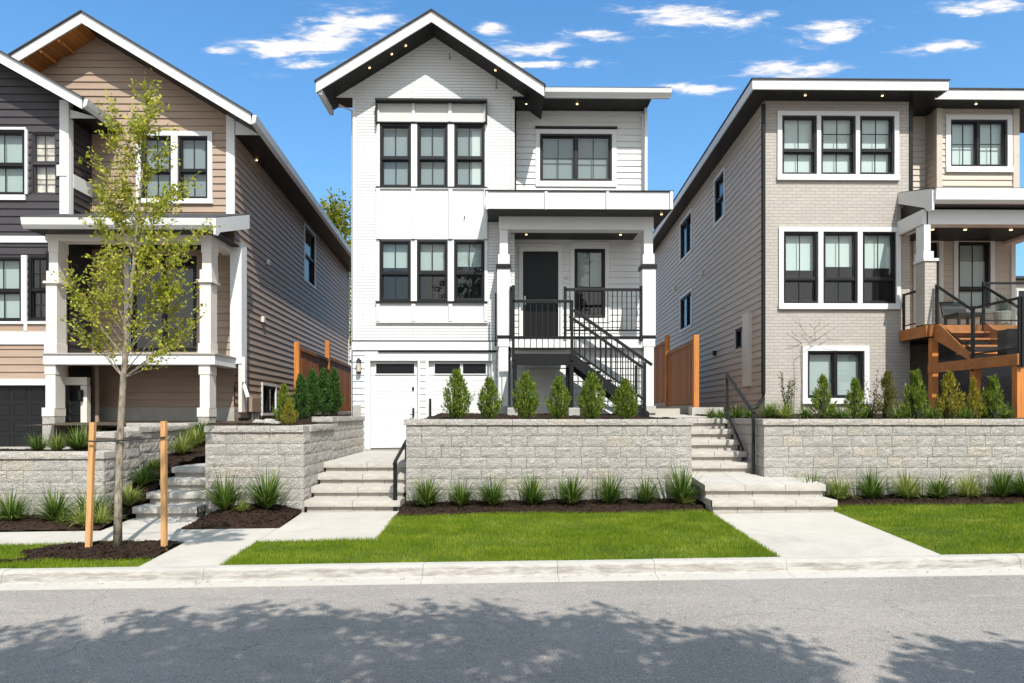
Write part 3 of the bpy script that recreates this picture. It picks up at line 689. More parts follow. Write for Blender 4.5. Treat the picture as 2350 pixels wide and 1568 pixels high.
# set-back right wing
wx0, wx1 = xr+.0, xat(1478, YWG)
sw = R(FWG, 1239, 1404, 308.5, 416.5); dr = R(FWG, 1200, 1281, 577, 790); sl = R(FWG, 1318, 1388.5, 571.5, 730.5)
dr = (dr[0], dr[1], 3.62, dr[3])
zw = zat(257, YWG)
siding(MB(), FWG, wx0-.3, wx1, 1.7, zw+.03,   .15, .022, [sw, dr, sl]).build('wing_wall', M['white_siding'], H)
window(H, FWG, sw, 'slide', .5, .97, 'blind_mid', hb=1, head=.05)
window(H, FWG, sl, 'hung', .42, .62, 'blind_green')
tr = border(MB(), FWG, sw, .11, -.05, .035); border(tr, FWG, sl, .1, -.05, .035); border(tr, FWG, dr, .1, -.08, .035, 'lrt')
tr.fbox(FWG, R(FWG, 1185, 1295, 562, 567), 0, .06); tr.fbox(FWG, R(FWG, 1310, 1398, 556.5, 560.5), 0, .06); tr.fbox(FWG, R(FWG, 1230, 1415, 420, 430), 0, .05)
tr.fbox(FWG, (wx1-.07, wx1, 1.75, zw), 0, .03); tr.fbox(FWG, (wx0, wx1, zw-.04, zw+.01), .016, .03)
tr.each('wing_trim', M['white'], H, bevel=.004)
MB().fbox(FWG, R(FWG, 1228, 1416, 292.5, 296.5), 0, .07).fbox(FWG, (wx0+.01, wx0+.05, zat(437, YWG), zw), 0, .05).each('head_flashing', M['black'], H)
dd = MB().fbox(FWG, dr, -.08, -.04)
for i in range(7): dd.fbox(FWG, (dr[0]+.05+i*.1, dr[0]+.135+i*.1, dr[2]+.1, dr[3]-.1), -.04, -.036)
dd = dd.build('door', M['door_black'], H)
MB().fbox(FWG, R(FWG, 1202.5, 1206.5, 680, 700), -.04, .02).build('door_handle', M['steel'], dd)
MB().fbox(FWG, R(FWG, 1297.5, 1301.5, 632, 642), 0, .03).build('doorbell', M['grey_panel'], H)
zsf = zat(224, 15.82)
MB().box(wx0-.05, xat(1482, YWG), 15.83, 16.52, zsf, zsf+.03).build('soffit', M['soffit'], H)
g0, g1 = xat(1250, 15.75), xat(1540, 15.75)
gz0, gz1 = zat(222, 15.75), zat(204, 15.75)
gt = MB().box(g0, g1-.02, 15.76, 15.83, gz0, gz1-.01); gt.prism([(g0, 15.76, gz0+.01), (g0, 15.69, gz0+.09), (g0, 15.67, gz1), (g0, 15.76, gz1)], (g1-g0, 0, 0))
gt.build('gutter', M['white'], H)
MB().prism([(g0-.3, 15.7, gz1+.002), (g0-.3, 15.7, gz1+.03), (g0-.3, 20, gz1+1.98), (g0-.3, 20, gz1+1.95)], (g1-g0+.3, 0, 0)).build('roof', M['shingle'], H)
MB().box(wx1-.02, wx1+.04, 16.3, 16.38, zat(437, 16.3), zsf).build('downspout', M['white'], H)
MB().fbox(Fr((wx1, 0), (0, 1), (1, 0)), (16.5, 28, 1.7, zw), -.05, 0).build('side_wall', M['white_siding'], H)
MB().fbox(Fr((xl, 0), (0, 1), (-1, 0)), (15.95, 28, 1, zs+.1), -.05, 0).build('side_wall', M['white_siding'], H)
MB().box(xl, wx1, 27.9, 28, 1.5, zw).build('rear_wall', M['white_siding'], H)
# porch roof
YF = 14.95; pr = R(front(YF), 1115, 1543, 440, 482)
MB().box(pr[0], pr[1], YF, YWG-.01, pr[2]+.02, pr[3]).build('porch_roof', M['white'], H, bevel=.004)
FP_ = front(YF); bt = MB()
for u0, u1 in ((1115, 1120), (1250, 1256), (1391, 1397), (1537, 1543)): bt.fbox(FP_, R(FP_, u0, u1, 441, 481.5), .001, .05)
bt.each('batten', M['white'], H)
MB().box(pr[0]-.02, pr[1]+.02, YF-.03, YWG-.02, pr[3]+.002, pr[3]+.025).build('roof_flashing', M['black'], H)
MB().box(pr[0]+.03, pr[1]-.03, YF+.03, YG+.58, pr[2]-.002, pr[2]+.018).build('porch_soffit', M['soffit'], H)
YC = 15.45; FC = front(YC)
bm = R(FC, 1145, 1500, 498, 527)
bmm = MB().fbox(FC, (bm[0], bm[1], bm[2], pr[2]+.0), -.3, 0).box(bm[1]-.28, bm[1], YC+.3, YWG-.01, bm[2], pr[2]).box(bm[0], bm[0]+.28, YC+.3, YWG-.01, bm[2], pr[2])
bmm.build('porch_beam', M['white'], H, bevel=.006)
MB().box(bm[0]+.28, bm[1]-.28, YC+.3, YWG-.02, bm[2]+.03, bm[2]+.05).build('porch_ceiling', M['soffit'], H)
W = 'white'
def col_white(us, name='porch_column'):
    (a0, a1, b0, b1, c0, c1) = us
    post_stack(H, name, FC, [(a0, a1, 527, 606, 0, (W, 'shaft')), (b0, b1, 584, 606, .012, (W, 'collar')), (c0, c1, 617, 770, .02, ('white_siding', 'pedestal')), (c0-2.5, c1+2.5, 607, 616.5, .05, ('black', 'ledge')), (c0, c1, 770.4, 776, .035, ('black', 'band')),
        (c0+1.5, c1-1, 776.5, 796, .012, (W, 'block')), (c0+4, c1-4, 796, 932, 0, (W, 'lower_shaft')), (c0-.5, c1+.5, 932, 952, .03, ('found', 'footing'))], .3, None)
col_white((1146.5, 1165.5, 1143, 1169.5, 1141, 1170.5)); col_white((1478, 1498.5, 1475, 1502, 1474, 1504.5))
zf = zat(772, YC)
MB().box(xat(1144, YC), xat(1503, YC), YC+.02, YWG-.01, zf-.16, zf).build('porch_floor', M['deck_grey'] if 'deck_grey' in M else M['found'], H)
MB().fbox(FC, R(FC, 1171, 1473, 772, 777.5), -.03, .03).build('floor_edge', M['black'], H)
MB().fbox(FC, R(FC, 1171, 1474, 778, 798), -.06, .015).build('floor_fascia', M['white'], H)
MB().box(xat(1146, YC), xat(1500, YC), YC+.03, YWG-.01, zf-.22, zf-.17).build('porch_soffit', M['soffit'], H)
siding(MB(), front(15.62), xat(1172, 15.62), xat(1478, 15.62), 1.7, zf-.23, .15, .022).build('lower_wall', M['white_siding'], H)
# porch railing
def railing(F, u0, u1, vt, vb, step, posts, name='railing'):
    t = MB().fbox(F, R(F, u0, u1, vt-3.2, vt+3.2), -.03, .03); o = t.build(name, M['black'], H, bevel=.003); MB().fbox(F, R(F, u0, u1, vb-2, vb+2), -.02, .02).build('lower_bar', M['black'], o); b = MB(); n = int((u1-u0)/step)
    for i in range(1, n):
        u = u0+(u1-u0)*i/n; b.fbox(F, R(F, u-.95, u+.95, vt, vb), -.01, .01)
    b.each('baluster', M['black'], o)
    for (u, v0, v1) in posts: MB().fbox(F, R(F, u-3.3, u+3.3, v0, v1), -.03, .03).build('post', M['black'], o, bevel=.003)
FRL = front(15.4)
railing(FRL, 1297, 1471, 665, 758.5, 10.7, [(1297, 658, 775), (1471, 656, 783)])
railing(FRL, 1172, 1178, 665, 758.5, 10, [(1173, 658, 775)])
MB().fbox(FRL, R(FRL, 1135.5, 1139.5, 673, 795), -.03, .03).build('downspout', M['black'], H)
# black metal landing and stair
YS = 14.3; FS = front(YS); FSB = front(15.25)
lx0, lx1 = xat(1175.5, YS), xat(1314, YS); zl0, zl1 = zat(838, YS), zat(811, YS)
LD = MB().fbox(FS, (lx0, lx1, zl0, zl1), -.05, 0).box(lx0, lx0+.05, YS+.05, 15.35, zl0, zl1).box(lx1-.05, lx1, YS+.05, 15.35, zl0, zl1).build('stair_landing', M['black'], H, bevel=.004)
MB().box(lx0+.05, lx1-.05, YS+.05, 15.38, zl1-.05, zl1-.012).build('landing_deck', M['black'], LD)
MB().box(lx0+.05, lx1-.05, 15.1, 15.42, zl1+.16, zl1+.2).build('tread', M['concrete'], LD)
for px in (lx0+.06, lx1-.02):
    for py in (YS+.05, 15.2): MB().box(px-.04, px+.04, py-.04, py+.04, 1.72, zl0).build('landing_leg', M['black'], LD)
railing(FS, 1177, 1312, 691.7, 800, 12.3, [(1178, 655, 826), (1312.5, 690, 828)], 'landing_railing')
def at(F, u, v): q = PF(F, u, v); return F.pt(q[0], q[1])
ST = MB()
top, bot = at(FS, 1314.6, 823.5), at(FS, 1490, 960)
dx, dz = bot[0]-top[0], bot[2]-top[2]
for yy in (YS+.02, 15.22): ST.prism([(top[0], yy, top[2]-.13), (bot[0], yy, bot[2]-.13), (bot[0], yy, bot[2]+.12), (top[0], yy, top[2]+.12)], (0, .045, 0))
ST = ST.each('stair_stringer', M['black'], H, bevel=.004)[0]
n = 7
for i in range(n):
    k = (i+.6)/n; x = top[0]+dx*k; z = top[2]+dz*k
    MB().box(x-.02, x+.24, YS+.07, 15.2, z-.0, z+.035).build('tread', M['black'], ST, bevel=.003)
for yy, nm in ((YS+.03, 0), (15.24, 1)):
    sh = lambda p: (p[0], yy, p[2])
    rt_, rb_ = sh(at(FS, 1316, 711)), sh(at(FS, 1497, 837.6)); bt_, bb_ = sh(at(FS, 1317, 806)), sh(at(FS, 1479.5, 918))
    RL = MB().bar(rt_, rb_, .062, .06).build('stair_railing', M['black'], H, bevel=.003); MB().bar(bt_, bb_, .042, .042).build('lower_bar', M['black'], RL)
    bb = MB()
    for i in range(1, 13):
        x = bt_[0]+(bb_[0]-bt_[0])*i/13
        z0 = bt_[2]+(bb_[2]-bt_[2])*i/13; z1 = rt_[2]+(rb_[2]-rt_[2])*(x-rt_[0])/(rb_[0]-rt_[0]); bb.box(x-.011, x+.011, yy-.011, yy+.011, z0, z1)
    bb.each('baluster', M['black'], RL)
    e = sh(at(FS, 1480, 831)); MB().box(e[0]-.03, e[0]+.03, yy-.03, yy+.03, 1.75, e[2]).build('post', M['black'], RL, bevel=.003)
MB().box(xat(1164, 14.4), xat(1188, 14.4), 14.3, 14.6, 1.74, 1.98).build('post_footing', M['found'], H, bevel=.02)
MB().box(xat(1304, 14.4), xat(1330, 14.4), 14.3, 14.6, 1.74, 1.98).build('post_footing', M['found'], H, bevel=.02)
# eave downlights and the loose cables left for facade fixtures
def soff(u, v, Y=15.55):
    p = P(u, v, Y); 
    s = (pk.z-lf.z)/(pk.x-lf.x) if p.x < pk.x else (pk.z-rt.z)/(rt.x-pk.x)
    n = (s if p.x > pk.x else -s, 0, 1); z = pk.z-.24+.02-abs(p.x-pk.x)*s
    return (p.x, Y, z-.002), (-n[0], 0, -1)
for u, v in ((931, 110), (848, 162), (1137, 170), (899, 128)):
    a, b = soff(u, v); light(H, a, b, .024)
for u, v in ((1325, 239), (1208, 243)):
    p = P(u, v, 16.05); light(H, (p.x, 16.1, zsf-.012))
light(H, (xat(1208, 15.9), 15.95, bm[2]+.018)); light(H, (xat(1425, 15.9), 15.95, bm[2]+.018)); light(H, (xat(1518, 15.2), 15.2, pr[2]-.014))
for u, v0, v1 in ((1031, 122, 136), (1138, 170, 204)):
    a = P(u, v0, YG-.06); b = P(u, v1, YG-.06); MB().tube([a, ((a.x+b.x)/2+.01, a.y, (a.z+b.z)/2), b, (b.x+.03, b.y, b.z+.02), (b.x+.02, b.y, b.z+.05)], .007, 6).build('loose_cable', M['black'], H)
p = P(1066, 497, YG-.03); MB().tube([p, (p.x, p.y-.03, p.z), (p.x+.005, p.y-.035, p.z-.07)], .012, 6).build('loose_cable', M['black'], H)
# ------------------------------------------------------------------ brown house
H = thing('brown_house', 'brown house with front gable, cream porch columns and a charcoal bay at far left', 'house', (-9, 16.4, 0), 'houses in the row')
YL = 16.4; FL = front(YL); DL = -.052
cx = xat(537, YL)
pk, lf, rt = P(187, 28, 15.75), P(-200, 262, 15.75), P(575, 261, 15.75)
clip = gable_roof(H, 15.75, 32.2, (pk.x, pk.z), (lf.x, lf.z), (rt.x, rt.z), .245, DL, wood_left=True)
s_l = (pk.z-lf.z)/(pk.x-lf.x)
for u0, v0, u1, v1 in ((118, 86, 152, 132), (235, 0, 0, 0)):      # open rafters under the left rake
    pass
for k in (.42, .72, 1.02):
    x = pk.x-k*1.35; z = pk.z-.245+.02-(pk.x-x)*s_l
    MB().bar((x, 15.8, z-.03), (x, 16.4, z-.03), .09, .07, (s_l, 0, 1)).build('rafter', M['decking'], H)
w2 = [R(FL, 325, 394, 313, 457), R(FL, 409.5, 478, 313, 457)]
pdoor = R(FL, 300, 452, 588, 808)
zbl = zat(945, YL)
siding(MB(), FL, -14, cx, 1.5, 11.3, .172, .026, w2+[pdoor], clip).build('front_wall', M['brown'], H)
for r in w2: window(H, FL, r, 'hung', .45, .96, 'blind_mid', head=.05)
tr = MB(); 
r = (w2[0][0], w2[1][1], w2[0][2], w2[0][3]); border(tr, FL, r, .11, -.05, .05, 'lrt'); tr.fbox(FL, (r[0]-.13, r[1]+.13, r[2]-.12, r[2]-.002), -.05, .07)
tr.fbox(FL, (w2[0][1]+.003, w2[1][0]-.003, r[2], r[3]), -.05, .05)
tr.each('window_trim', M['white'], H, bevel=.004)
MB().fbox(FL, (cx-.17, cx+.03, zat(497, YL), zat(262, YL)), 0, .05).each('corner_trim', M['white'], H, bevel=.004)
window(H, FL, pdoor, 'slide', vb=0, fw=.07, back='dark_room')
MB().fbox(FL, (pdoor[0]-.13, pdoor[0]-.01, pdoor[2], pdoor[3]), 0, .05).build('door_trim', M['cream'], H)
MB().fbox(FL, (-14, cx+.02, 1.4, zat(935, YL)), -.2, .035).each('foundation', M['found'], H)
# side wall, slightly turned away
FSD = Fr((cx, YL), (DL, 1), (1, -DL))
def RS(F, u0, u1, va, vb):    # window on a receding wall: u range and the top/bottom at its near edge
    s0, s1 = PF(F, u0, va)[0], PF(F, u1, va)[0]
    un = u0 if abs(u0-U0) > abs(u1-U0) else u1
    return (min(s0, s1), max(s0, s1), PF(F, un, vb)[1], PF(F, un, va)[1])
zsf = zat(287, 15.75)
sw = [RS(FSD, 697, 721, 516, 640), RS(FSD, 600, 630, 884, 948)]
siding(MB(), FSD, 0, 15.7, 1.75, zsf+.02, .172, .026, sw).build('side_wall', M['brown'], H)
for r in sw:
    window(H, FSD, r, 'hung' if r is sw[0] else 'slide', .5, .5 if r is sw[1] else None, 'blind_green', vb=0)
    border(MB(), FSD, r, .07, -.05, .05).build('window_trim', M['white'], H)
MB().prism([(cx-.1, 16.385, zsf), (rt.x-.03, 16.385, zsf), (rt.x-.03, 16.385, zsf+.02), (cx-.1, 16.385, zsf+.02)], (15.8*DL, 15.8, 0)).build('soffit', M['soffit'], H)
MB().prism([(cx, 16.38, zsf-.002), (rt.x, 16.38, zsf-.002), (rt.x, 16.38, rt.z-.2), (cx, 16.38, rt.z-.24+.62*(rt.x-cx))], (0, .03, 0)).build('eave_return', M['white'], H)
gt = MB().prism([(rt.x, 15.8, zsf-.0), (rt.x+.09, 15.8, zsf+.05), (rt.x+.12, 15.8, rt.z-.01), (rt.x, 15.8, rt.z-.01)], (16.4*DL, 16.4, 0)).build('gutter', M['white'], H)
MB().fbox(FSD, (15.6, 15.75, 1.75, zsf), 0, .05).each('corner_trim', M['white'], H)
p = PF(FSD, 607, 337); light(H, (rt.x-.35+6*DL, 15.79+2.2, zsf-.012))
for u, v in ((612, 602), (600, 734)):
    q = PF(FSD, u, v); MB().fbox(FSD, (q[0]-.09, q[0]+.09, q[1]-.08, q[1]+.08), .01, .09).build('wall_vent', M['cream'], H, bevel=.015)
q = PF(FSD, 580, 915)
MB().fbox(FSD, (q[0]-.5, q[0]+.25, q[1]-.35, q[1]+.02), .02, .14).build('meter_box', M['brown'], H, bevel=.01)
mm = MB()
for k in (-.3, -.05, .15): mm.tube([FSD.pt(q[0]+k, q[1]-.3, .08), FSD.pt(q[0]+k, 1.65, .08)], .03, 8)
mm.each('conduit', M['grey_panel'], H)
# porch: posts, beams, deck, roof
YP = 15.0; FP = front(YP)
C = 'cream'
def col_cream(rects): post_stack(H, 'porch_column', FP, rects, .34)
col_cream([(105, 130, 650, 795, 0, (C, 'pedestal')), (112, 133, 577, 625, 0, (C, 'shaft')), (110.5, 134.5, 552, 578, .01, (C, 'block')), (106.5, 135, 622, 645.5, .012, (C, 'collar')), (101, 138, 645.6, 651, .05, (C, 'ledge')), (102, 131, 788, 812, .02, (C, 'base')),
    (102.5, 128, 836, 860, .012, (C, 'block')), (104, 127, 860, 938, 0, (C, 'lower_shaft')), (97.5, 126.5, 936, 956, .03, (C, 'lower_base')), (98, 126, 956, 1028, .015, ('stone', 'stone_foot'))])
col_cream([(458, 483.5, 650, 792, 0, (C, 'pedestal')), (463.5, 485, 577, 622, 0, (C, 'shaft')), (462, 486, 552, 580, .01, (C, 'block')), (458.5, 486, 619, 642, .012, (C, 'collar')), (452, 489, 642.3, 649, .05, (C, 'ledge')), (455, 484, 788, 812, .02, (C, 'base')),
    (456, 482, 836, 860, .012, (C, 'block')), (458.5, 481, 860, 938, 0, (C, 'lower_shaft')), (453, 481, 936, 957, .03, (C, 'lower_base')), (455, 480, 957, 974, .015, ('stone', 'stone_foot'))])
px0, px1 = xat(104, YP), xat(486, YP)
zt0, zt1 = zat(556, YP), zat(526, YP)
bm = MB().box(px0, px1, YP-.01, YP+.34, zt0, zt1).box(px1-.3, px1, YP+.34, YL-.03, zt0, zt1)
bm.build('porch_beam', M['cream'], H, bevel=.006)
zd0, zd1 = zat(838, YP), zat(812, YP); dx1 = xat(495, YP)
bm = MB().box(px0-.02, dx1, YP-.05, YP+.3, zd0, zd1-.03).box(dx1-.3, dx1, YP+.3, YL-.03, zd0, zd1-.03)
bm.build('deck_beam', M['white'], H, bevel=.006)
MB().box(px0-.02, dx1+.03, YP-.08, YL-.03, zd1-.029, zd1).build('porch_deck', M['found'], H)
MB().box(px0, dx1-.31, YP+.31, YL-.03, zd0+.06, zd0+.1).build('deck_soffit', M['soffit'], H)
YR_ = 14.45
gx0, gx1 = xat(48, YR_), xat(490, YR_)
g0, g1 = zat(526.5, YR_), zat(503.5, YR_)
gt = MB().box(gx0, gx1, YR_+.07, YR_+.12, g0, g1-.01).prism([(gx0, YR_+.07, g0), (gx0, YR_+.01, g0+.07), (gx0, YR_-.02, g1), (gx0, YR_+.07, g1)], (gx1-gx0, 0, 0))
gt.build('gutter', M['white'], H)
zr = zat(497, YL)
MB().prism([(gx0-.02, YR_+.02, g1+.002), (gx0-.02, YR_+.02, g1+.03), (gx0-.02, YL-.03, zr+.03), (gx0-.02, YL-.03, zr)], (gx1-gx0+.05, 0, 0)).build('porch_roof', M['shingle'], H)
MB().prism([(gx0+.02, YR_+.13, g0+.0), (gx0+.02, YR_+.13, g0+.03), (gx0+.02, YL-.04, g0+.03), (gx0+.02, YL-.04, g0)], (gx1-gx0-.1, 0, 0)).build('porch_soffit', M['soffit'], H)
MB().prism([(gx1, YR_, g0-.13), (gx1, YR_+.1, g0-.13), (gx1, YR_+.22, g0-.02), (gx1, YL-.04, zat(528, YL)), (gx1, YL-.04, zr-.002), (gx1, YR_, g1)], (.05, 0, 0)).build('rake_board', M['white'], H, bevel=.006)
pl = R(front(16.1), 524, 556, 556, 830)
MB().box(cx+.22, cx+.3, 16.1, 16.42, zat(946, 16.1), zat(836, 16.1)).build('corner_trim', M['cream'], H)
MB().box(cx+.03, cx+.3, 16.08, 16.42, zat(836, 16.1), pl[3]).build('pilaster', M['white'], H, bevel=.006)
MB().box(cx+.3, cx+.36, 16.12, 16.2, 2.6, zat(820, 16.1)).tube([(cx+.33, 16.16, 2.65), (cx+.36, 16.1, 2.5), (cx+.52, 15.9, 2.22)], .045, 8).build('downspout', M['white'], H)
# charcoal bay
YB = 15.53; FB = front(YB); bx = xat(157, YB)
rt = P(187, 224, 15.0); l0 = P(0, 119, 15.0); s = (l0.z-rt.z)/(rt.x-l0.x); pkx = xat(-190, 15.0)
pkz = rt.z+s*(rt.x-pkx)
clip = gable_roof(H, 15.0, YL+1.5, (pkx, pkz), (pkx-(rt.x-pkx), rt.z), (rt.x, rt.z), .24, 0, 'soffit')
bw = [R(FB, -42, 57.5, 301, 447), R(FB, 72, 130, 304, 446), R(FB, -40, 50.5, 590, 737), R(FB, 66, 112, 588, 735)]
zlow = zat(744, YB)
siding(MB(), FB, -14, bx, zlow, 11, .172, .026, bw, clip).build('bay_wall', M['charcoal'], H)
siding(MB(), FB, -14, bx, zat(872, YB), zat(760, YB), .172, .026).build('bay_lower_wall', M['brown'], H)
MB().fbox(FB, (-14, bx, zat(760, YB), zlow), -.05, .01).build('bay_panel', M['brown'], H)
window(H, FB, bw[0], 'hung', .47, .97, 'blind_green'); window(H, FB, bw[1], 'hung', .5, .97, 'reflect_tan', hb=1, frame='charcoal', fw=.03)  # second window's blind is a painted stand-in for a glass reflection
window(H, FB, bw[2], 'hung', .47, .97, 'blind_green'); window(H, FB, bw[3], 'hung', .47, None, hb=1)
tr = MB()
for r in ((-45, 62, 294, 299.5), (-45, 61, 448.5, 460.5), (60, 66, 299.5, 447), (-45, 116, 543, 558), (52, 64.5, 587, 738), (-45, 116, 738.5, 744), (58, 65, 744, 760), (-45, 108, 762, 791), (-45, 108, 870, 884.5)): tr.fbox(FB, R(FB, *r), .002, .055)
tr.each('bay_trim', M['white'], H, bevel=.004)
ct = MB().fbox(FB, (bx-.17, bx+.035, zat(497, YB), zat(238, YB)), .002, .05)
ct.box(bx+.002, bx+.04, YB, YB+.12, zat(497, YB), zat(238, YB)); ct.box(bx+.002, bx+.045, YB+.12, YL-.04, zat(432, YB), zat(400, YB)); ct.fbox(FB, R(FB, 134, 157, 381, 406), .051, .07)
ct.each('bay_corner_trim', M['white'], H, bevel=.004)
siding(MB(), Fr((bx, YB), (0, 1), (1, 0)), 0, YL-YB, 1.0, rt.z+.05, .172, .026).build('bay_side_wall', M['charcoal'], H)
MB().prism([(bx, YB-.01, rt.z-.225), (rt.x, YB-.01, rt.z-.225), (rt.x, YB-.01, rt.z-.2), (bx, YB-.01, rt.z-.02)], (0, .02, 0)).build('eave_return', M['white'], H)
MB().box(bx-.05, rt.x, YB+.012, YL+1.5, rt.z-.23, rt.z-.2).build('soffit', M['soffit'], H)
MB().prism([(rt.x, 15.05, rt.z-.2), (rt.x+.08, 15.05, rt.z-.14), (rt.x+.11, 15.05, rt.z-.01), (rt.x, 15.05, rt.z-.01)], (0, YL-15.1, 0)).build('gutter', M['white'], H)
gd = R(FB, -60, 186, 885, 1031)
dm = MB().fbox(FB, gd, -.1, -.05); nrow = 4; ncol = 6
hh = (gd[3]-gd[2])/nrow; ww = (gd[1]-gd[0])/ncol
for i in range(nrow):
    for j in range(ncol):
        q = (gd[0]+j*ww+.06, gd[0]+(j+1)*ww-.06, gd[2]+i*hh+.06, gd[2]+(i+1)*hh-.06)
        border(dm, FB, q, .02, -.05, -.042)
G = dm.build('garage_door', M['garage_dark'], H, bevel=.004)
for j in range(ncol): MB().fbox(FB, (gd[0]+j*ww+.07, gd[0]+(j+1)*ww-.07, gd[3]-hh+.08, gd[3]-.08), -.048, -.042).build('pane', M['door_black'], G)
MB().fbox(FB, R(FB, 186.5, 201, 885, 1031), -.12, .028).fbox(FB, R(FB, 110, 201, 866, 884), -.1, .03).each('garage_trim', M['cream'], H, bevel=.004)
p = P(187, 905, YB-.05)
MB().box(p.x-.03, p.x+.03, YB-.06, YB-.032, p.z-.16, p.z+.1).tube([(p.x, YB-.1, p.z+.08), (p.x, YB-.1, p.z-.14)], [.045, .035], 8).build('wall_lantern', M['black'], H)
MB().box(xat(200, YB), -9.3, YB+.3, YB+.34, 1.0, zd0+.05).build('inner_wall', M['brown'], H)
MB().box(-14, cx-.9, 32, 32.1, 1.5, 8).build('rear_wall', M['brown'], H)

# ------------------------------------------------------------------ taupe house
H = thing('taupe_house', 'taupe brick and siding house with flat eaves, raised cedar porch stair at right', 'house', (9.5, 16.2, 0), 'houses in the row')
YR = 16.2; FR_ = front(YR); DR = .05
x0, x1 = xat(1755, YR), xat(2088, YR)
ztp = zat(230, YR)
ws = [R(FR_, a, b, 266.5, 401.5) for a, b in ((1793.6, 1873), (1883, 1962), (1972, 2051))]
wl = [R(FR_, a, b, 532.5, 697) for a, b in ((1797, 1876), (1888, 1966.5), (1978, 2055))]
wb = [R(FR_, 1852, 1982, 806, 914)]
siding(MB(), FR_, x0, x1, 1.6, ztp+.02, 1.0, 0, ws+wl+wb).build('front_wall', M['taupe_brick'], H)
for i, r in enumerate(ws): window(H, FR_, r, 'hung', .41, .97, 'blind_pale', hb=1 if i else 0, hbt=0)
for i, r in enumerate(wl): window(H, FR_, r, 'hung', .34, (.52, .47, .49)[i], 'blind_pale')
window(H, FR_, wb[0], 'slide', .5, .97, 'blind_green', vb=0)
tr = MB()
for g, w in ((ws, .11), (wl, .11), (wb, .12)):
    r = (g[0][0], g[-1][1], g[0][2], g[0][3]); border(tr, FR_, r, w, -.05, .045, 'lrt'); tr.fbox(FR_, (r[0]-w-.01, r[1]+w+.01, r[2]-.14, r[2]-.002), -.05, .07)
    for a, b in zip(g, g[1:]): tr.fbox(FR_, (a[1]+.003, b[0]-.003, r[2], r[3]), -.05, .045)
tr.each('window_trim', M['white'], H, bevel=.004)
FRS = Fr((x0, YR), (DR, 1), (-1, DR))
sws = [RS(FRS, 1642, 1664, 389, 492), RS(FRS, 1563, 1588.5, 484, 572), RS(FRS, 1563, 1589, 667, 744), RS(FRS, 1690, 1711, 748, 796)]
siding(MB(), FRS, 0, 15.3, 1.85, ztp+.05, .172, .026, sws).build('side_wall', M['taupe'], H)
for i, r in enumerate(sws):
    window(H, FRS, r, ('hung', 'slide', 'slide', 'fixed')[i], .5, None, vb=0)
    border(MB(), FRS, r, .08, -.05, .045).build('window_trim', M['taupe' if i == 3 else 'white'], H)
q0, q1 = PF(FRS, 1727, 800), PF(FRS, 1714, 800)
MB().fbox(FRS, (q0[0], q1[0], PF(FRS, 1727, 886)[1], PF(FRS, 1727, 717)[1]), 0, .12).build('chase_trim', M['cream'], H, bevel=.004)
MB().fbox(FRS, (-.02, 15.2, 1.6, 1.9), -.1, .01).each('foundation', M['found'], H)
for u, v in ((1614, 627), (1551, 661), (1644, 810)):
    q = PF(FRS, u, v); MB().fbox(FRS, (q[0]-.08, q[0]+.08, q[1]-.08, q[1]+.06), .02, .11).build('wall_vent', M['black' if v > 700 else 'cream'], H, bevel=.01)
MB().tube([(x0-.06, YR-.07, ztp-.1), (x0-.06, YR-.07, 2.35), (x0-.08, YR-.1, 2.2), (x0-.3, YR-.3, 2.02), (x0-.5, YR-.3, 1.95)], .05, 10).build('downspout', M['black'], H)
MB().fbox(FR_, (x1-.02, x1+.06, zat(437, YR), ztp), -.08, .03).build('downspout', M['black'], H)
# eaves
e0, e1, YE = xat(1727, 15.6), xat(2177, 15.6), 15.6
ze0, ze1 = zat(206, YE, 1950), zat(184, YE, 1950)
MB().box(e0, e1, YE, YE+.035, ze0, ze1).prism([(e0, YE+.035, ze0), (e0, YE+.035, ze1), (e0+.035, YE+.035, ze1), (e0+.035, YE+.035, ze0)], (16*DR, 16, 0)).box(e1-.035, e1, YE+.035, 16.0, ze0, ze1).build('fascia', M['white'], H)
MB().prism([(e0+.036, YE+.036, ze0+.015), (e1-.036, YE+.036, ze0+.015), (e1-.036, YE+1.4, ze0+.015), (e0+.036+1.4*DR, YE+1.4, ze0+.015)], (0, 0, .02)).build('soffit', M['soffit'], H)
MB().prism([(e0+.036+1.4*DR, YE+1.41, ze0+.015), (x0+.3+1.4*DR, YE+1.41, ze0+.015), (x0+.3+16*DR, YE+16, ze0+.015), (e0+.036+16*DR, YE+16, ze0+.015)], (0, 0, .02)).build('soffit', M['soffit'], H)
rp = [(e0-.03, YE-.03, ze1+.002), (e1+.03, YE-.03, ze1+.002), (e1+.03, YE+8, ze1+1.2), (e0+4+.4, YE+8, ze1+1.2)]
MB().prism(rp, (0, 0, .025)).prism([(e0-.03, YE-.03, ze1+.002), (e0+4.4, YE+8, ze1+1.2), (e0+4.4, YE+16, ze1+1.2), (e0-.03+16*DR, YE+16, ze1+.002)], (0, 0, .025)).build('roof', M['shingle'], H)
YE2 = 16.05; f0, f1 = e1-.03, 14
z20, z21 = zat(228, YE2, 2250), zat(206, YE2, 2250)
MB().box(f0, f1, YE2, YE2+.035, z20, z21).build('fascia', M['white'], H)
MB().box(f0-.5, f1, YE2+.036, 18, z20+.012, z20+.03).build('soffit', M['soffit'], H)
MB().prism([(f0, YE2-.03, z21+.002), (f0, YE2-.03, z21+.03), (f0, 22, z21+.8), (f0, 22, z21+.77)], (f1-f0, 0, 0)).build('roof', M['shingle'], H)
for u, v, Y in ((1848, 217, 15.9), (2025, 221, 15.9)): light(H, (xat(u, Y), Y, ze0+.008))
light(H, (xat(2240, 16.3), 16.3, z20+.004))
